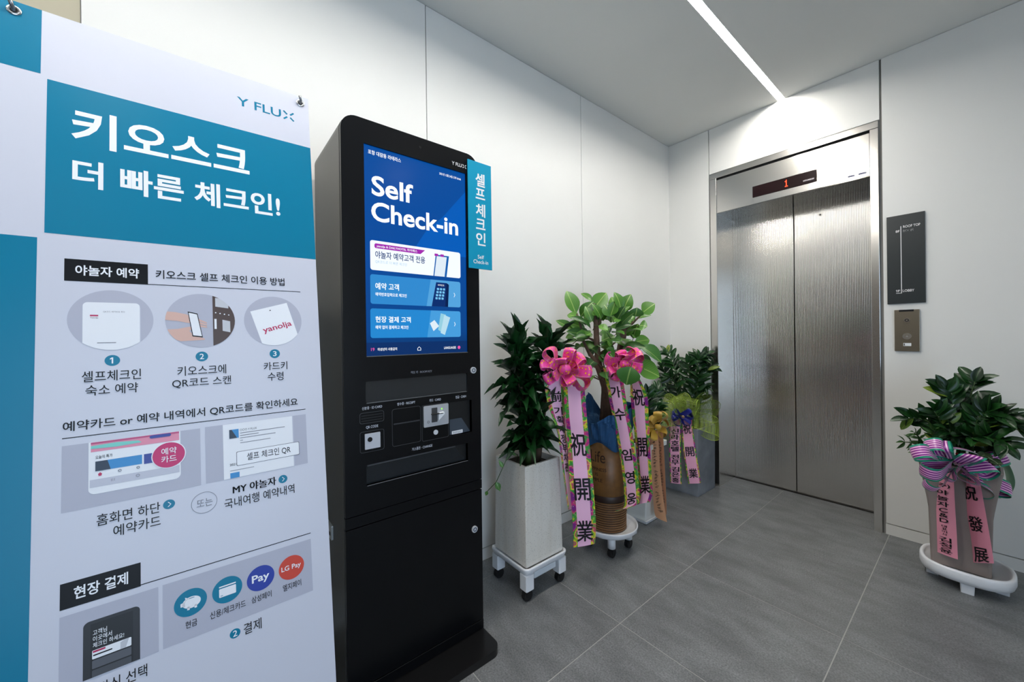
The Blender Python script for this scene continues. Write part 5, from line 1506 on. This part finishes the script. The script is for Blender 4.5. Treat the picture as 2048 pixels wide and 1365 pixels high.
# ribbon on the concrete planter
rd_ = thing('congratulation_ribbon', RD[0][0][0], 'short pink ribbon with navy blue bow on the concrete planter', 'ribbon', 'congratulation ribbons')
PINKT = ribbon_mat('pink_ribbon_narrow_border', (246, 176, 206), 'floral', .1)
s1_ = Strip(RD[0]).len[-1]
cs = []
for k, c in enumerate('신라호텔'): cs.append((c, s1_ * (.19 + .09 * k), .036, .18, .82))
for k, c in enumerate('전무'): cs.append((c, s1_ * (.585 + .085 * k), .034, .18, .82))
for k, c in enumerate('김은홍'): cs.append((c, s1_ * (.775 + .085 * k), .034, .18, .82))
tail(RD[0], PINKT, rd_, cs, 20, .004, .035)
s1_ = Strip(RD[1]).len[-1]
tail(RD[1], PINKT, rd_, [('祝', s1_ * .17, .066, .16, .84), ('開', s1_ * .51, .066, .18, .84), ('業', s1_ * .84, .066, .18, .84)], 20, .004, .02)
c0 = Vector(BOWC[3])
for ang in (35, 0, -50, 150, 185, 235):
    loop(c0, ang, .078, .034, .02, NAVY, rd_, twist=0, lift=.35)
V, F = lathe(0, 0, [(.001, -.012), (.009, -.008), (.012, 0), (.009, .008), (.001, .012)], 14)
cj = c0 + TOV * .04
obj('knot', [(x + cj.x, y + cj.y, z + cj.z) for x, y, z in V], F, mat('knot_bronze', (150, 120, 96), rough=.3, metal=.5), rd_, True)

# green mesh bow behind it
def mesh_mat():
    m = bpy.data.materials.new('green_mesh_net')
    m.use_nodes = True
    nt = m.node_tree
    b = nt.nodes['Principled BSDF']
    b.inputs['Base Color'].default_value = lin((150, 172, 62)) + (1,)
    b.inputs['Roughness'].default_value = .45
    tc = nt.nodes.new('ShaderNodeTexCoord')
    sx = nt.nodes.new('ShaderNodeSeparateXYZ'); nt.links.new(tc.outputs['UV'], sx.inputs['Vector'])
    def mul(sock, k):
        q = nt.nodes.new('ShaderNodeMath'); q.operation = 'MULTIPLY'; q.inputs[1].default_value = k; nt.links.new(sock, q.inputs[0]); return q.outputs[0]
    pp = nt.nodes.new('ShaderNodeMath'); pp.operation = 'PINGPONG'; pp.inputs[1].default_value = .05
    nt.links.new(sx.outputs['X'], pp.inputs[0])
    ad = nt.nodes.new('ShaderNodeMath'); ad.operation = 'ADD'
    nt.links.new(sx.outputs['Y'], ad.inputs[0]); nt.links.new(mul(pp.outputs[0], .14), ad.inputs[1])
    sn = nt.nodes.new('ShaderNodeMath'); sn.operation = 'SINE'; nt.links.new(mul(ad.outputs[0], 330), sn.inputs[0])
    mr = nt.nodes.new('ShaderNodeMapRange'); mr.inputs['From Min'].default_value = -.3; mr.inputs['From Max'].default_value = .5; mr.inputs['To Min'].default_value = .10; mr.inputs['To Max'].default_value = .46
    nt.links.new(sn.outputs[0], mr.inputs['Value'])
    ed = nt.nodes.new('ShaderNodeMath'); ed.operation = 'SUBTRACT'; ed.inputs[1].default_value = .5; nt.links.new(sx.outputs['X'], ed.inputs[0])
    ea = nt.nodes.new('ShaderNodeMath'); ea.operation = 'ABSOLUTE'; nt.links.new(ed.outputs[0], ea.inputs[0])
    eg = nt.nodes.new('ShaderNodeMath'); eg.operation = 'GREATER_THAN'; eg.inputs[1].default_value = .475; nt.links.new(ea.outputs[0], eg.inputs[0])
    mxm = nt.nodes.new('ShaderNodeMath'); mxm.operation = 'MAXIMUM'; nt.links.new(mr.outputs['Result'], mxm.inputs[0]); nt.links.new(eg.outputs[0], mxm.inputs[1])
    nt.links.new(mxm.outputs[0], b.inputs['Alpha'])
    return m
NET = mesh_mat()
gb = thing('mesh_bow', BOWC[5], 'large yellow-green mesh bow spread over the concrete planter rim', 'bow', 'congratulation ribbons')
c0 = Vector(BOWC[5])
for ang, L, w, dp, tw, off in ((8, .21, .16, .03, 0, (.01, .03)), (-24, .23, .16, .03, 10, (.01, .0)), (38, .20, .13, .03, -10, (.02, .02)), (85, .13, .17, .03, 0, (-.02, .02)), (140, .17, .15, .03, 0, (-.04, .02)), (178, .20, .13, .03, 10, (-.04, .0)), (215, .17, .12, .03, 0, (-.05, -.02)), (112, .15, .15, .03, 0, (-.02, .02))):
    loop(c0 + rt * off[0] + UPV * off[1] + FWD * .03, ang, L, w, dp, NET, gb, name='mesh_loop', twist=tw, lift=.05)

# ribbon on the taupe planter
re_ = thing('congratulation_ribbon', RE[0][0][0], 'rose ribbon with large striped purple and green bow on the taupe planter', 'ribbon', 'congratulation ribbons')
s1_ = Strip(RE[0]).len[-1]
tail(RE[0], PINKE, re_, [('(주)', s1_ * .185, .020, .22, .84), ('야', s1_ * .265, .022, .24, .76), ('놀', s1_ * .335, .022, .24, .76), ('자', s1_ * .405, .022, .24, .76), ('C', s1_ * .475, .019, .30, .70), ('&', s1_ * .535, .019, .30, .70), ('D', s1_ * .595, .019, .30, .70), ('대', s1_ * .66, .010, .38, .62), ('표', s1_ * .692, .010, .38, .62), ('이', s1_ * .724, .010, .38, .62), ('사', s1_ * .756, .010, .38, .62), ('김', s1_ * .815, .022, .22, .78), ('정', s1_ * .880, .022, .22, .78), ('윤', s1_ * .945, .022, .22, .80)], 22, .004, .022)
s1_ = Strip(RE[1]).len[-1]
tail(RE[1], PINKE, re_, [('祝', s1_ * .25, .062, .18, .80), ('發', s1_ * .585, .066, .20, .82), ('展', s1_ * .915, .062, .20, .84)], 22, .004, .022)
c0 = Vector(BOWC[4]) - UPV * .008
for ang, L, w, dp, tw, off in ((168, .10, .060, .024, 0, (-.075, .055)), (150, .09, .06, .024, 10, (-.04, .06)), (120, .075, .062, .026, 0, (-.04, .035)), (190, .13, .062, .026, 0, (-.02, .01)), (78, .070, .085, .035, 0, (-.005, .0)), (205, .13, .05, .02, -10, (-.02, -.02)), (20, .13, .06, .024, 0, (.03, .0)), (-12, .10, .072, .028, 0, (.02, -.02)), (-28, .15, .06, .024, 10, (.03, -.03)), (-48, .11, .055, .02, 0, (.02, -.03)), (225, .05, .05, .02, 0, (-.02, -.01))):
    loop(c0 + rt * off[0] * 1.25 + UPV * off[1] * .9, ang, L * 1.15, w * 1.05, dp, STRP, re_, twist=tw, lift=.12)
for ang, off in ((80, (0, .01)), (250, (.005, .0)), (10, (.02, -.005))):
    loop(c0 + rt * off[0] + UPV * off[1], ang, .075, .075, .026, STRP, re_, lift=.9)
rf_ = thing('congratulation_ribbon', RF[0][0], 'mint green ribbon looping behind the taupe planter', 'ribbon', 'congratulation ribbons')
sF = Strip(RF, 24).len[-1]
tail(RF, MINT, rf_, (), 24, .003)

bpy.data.objects.remove(_fo)
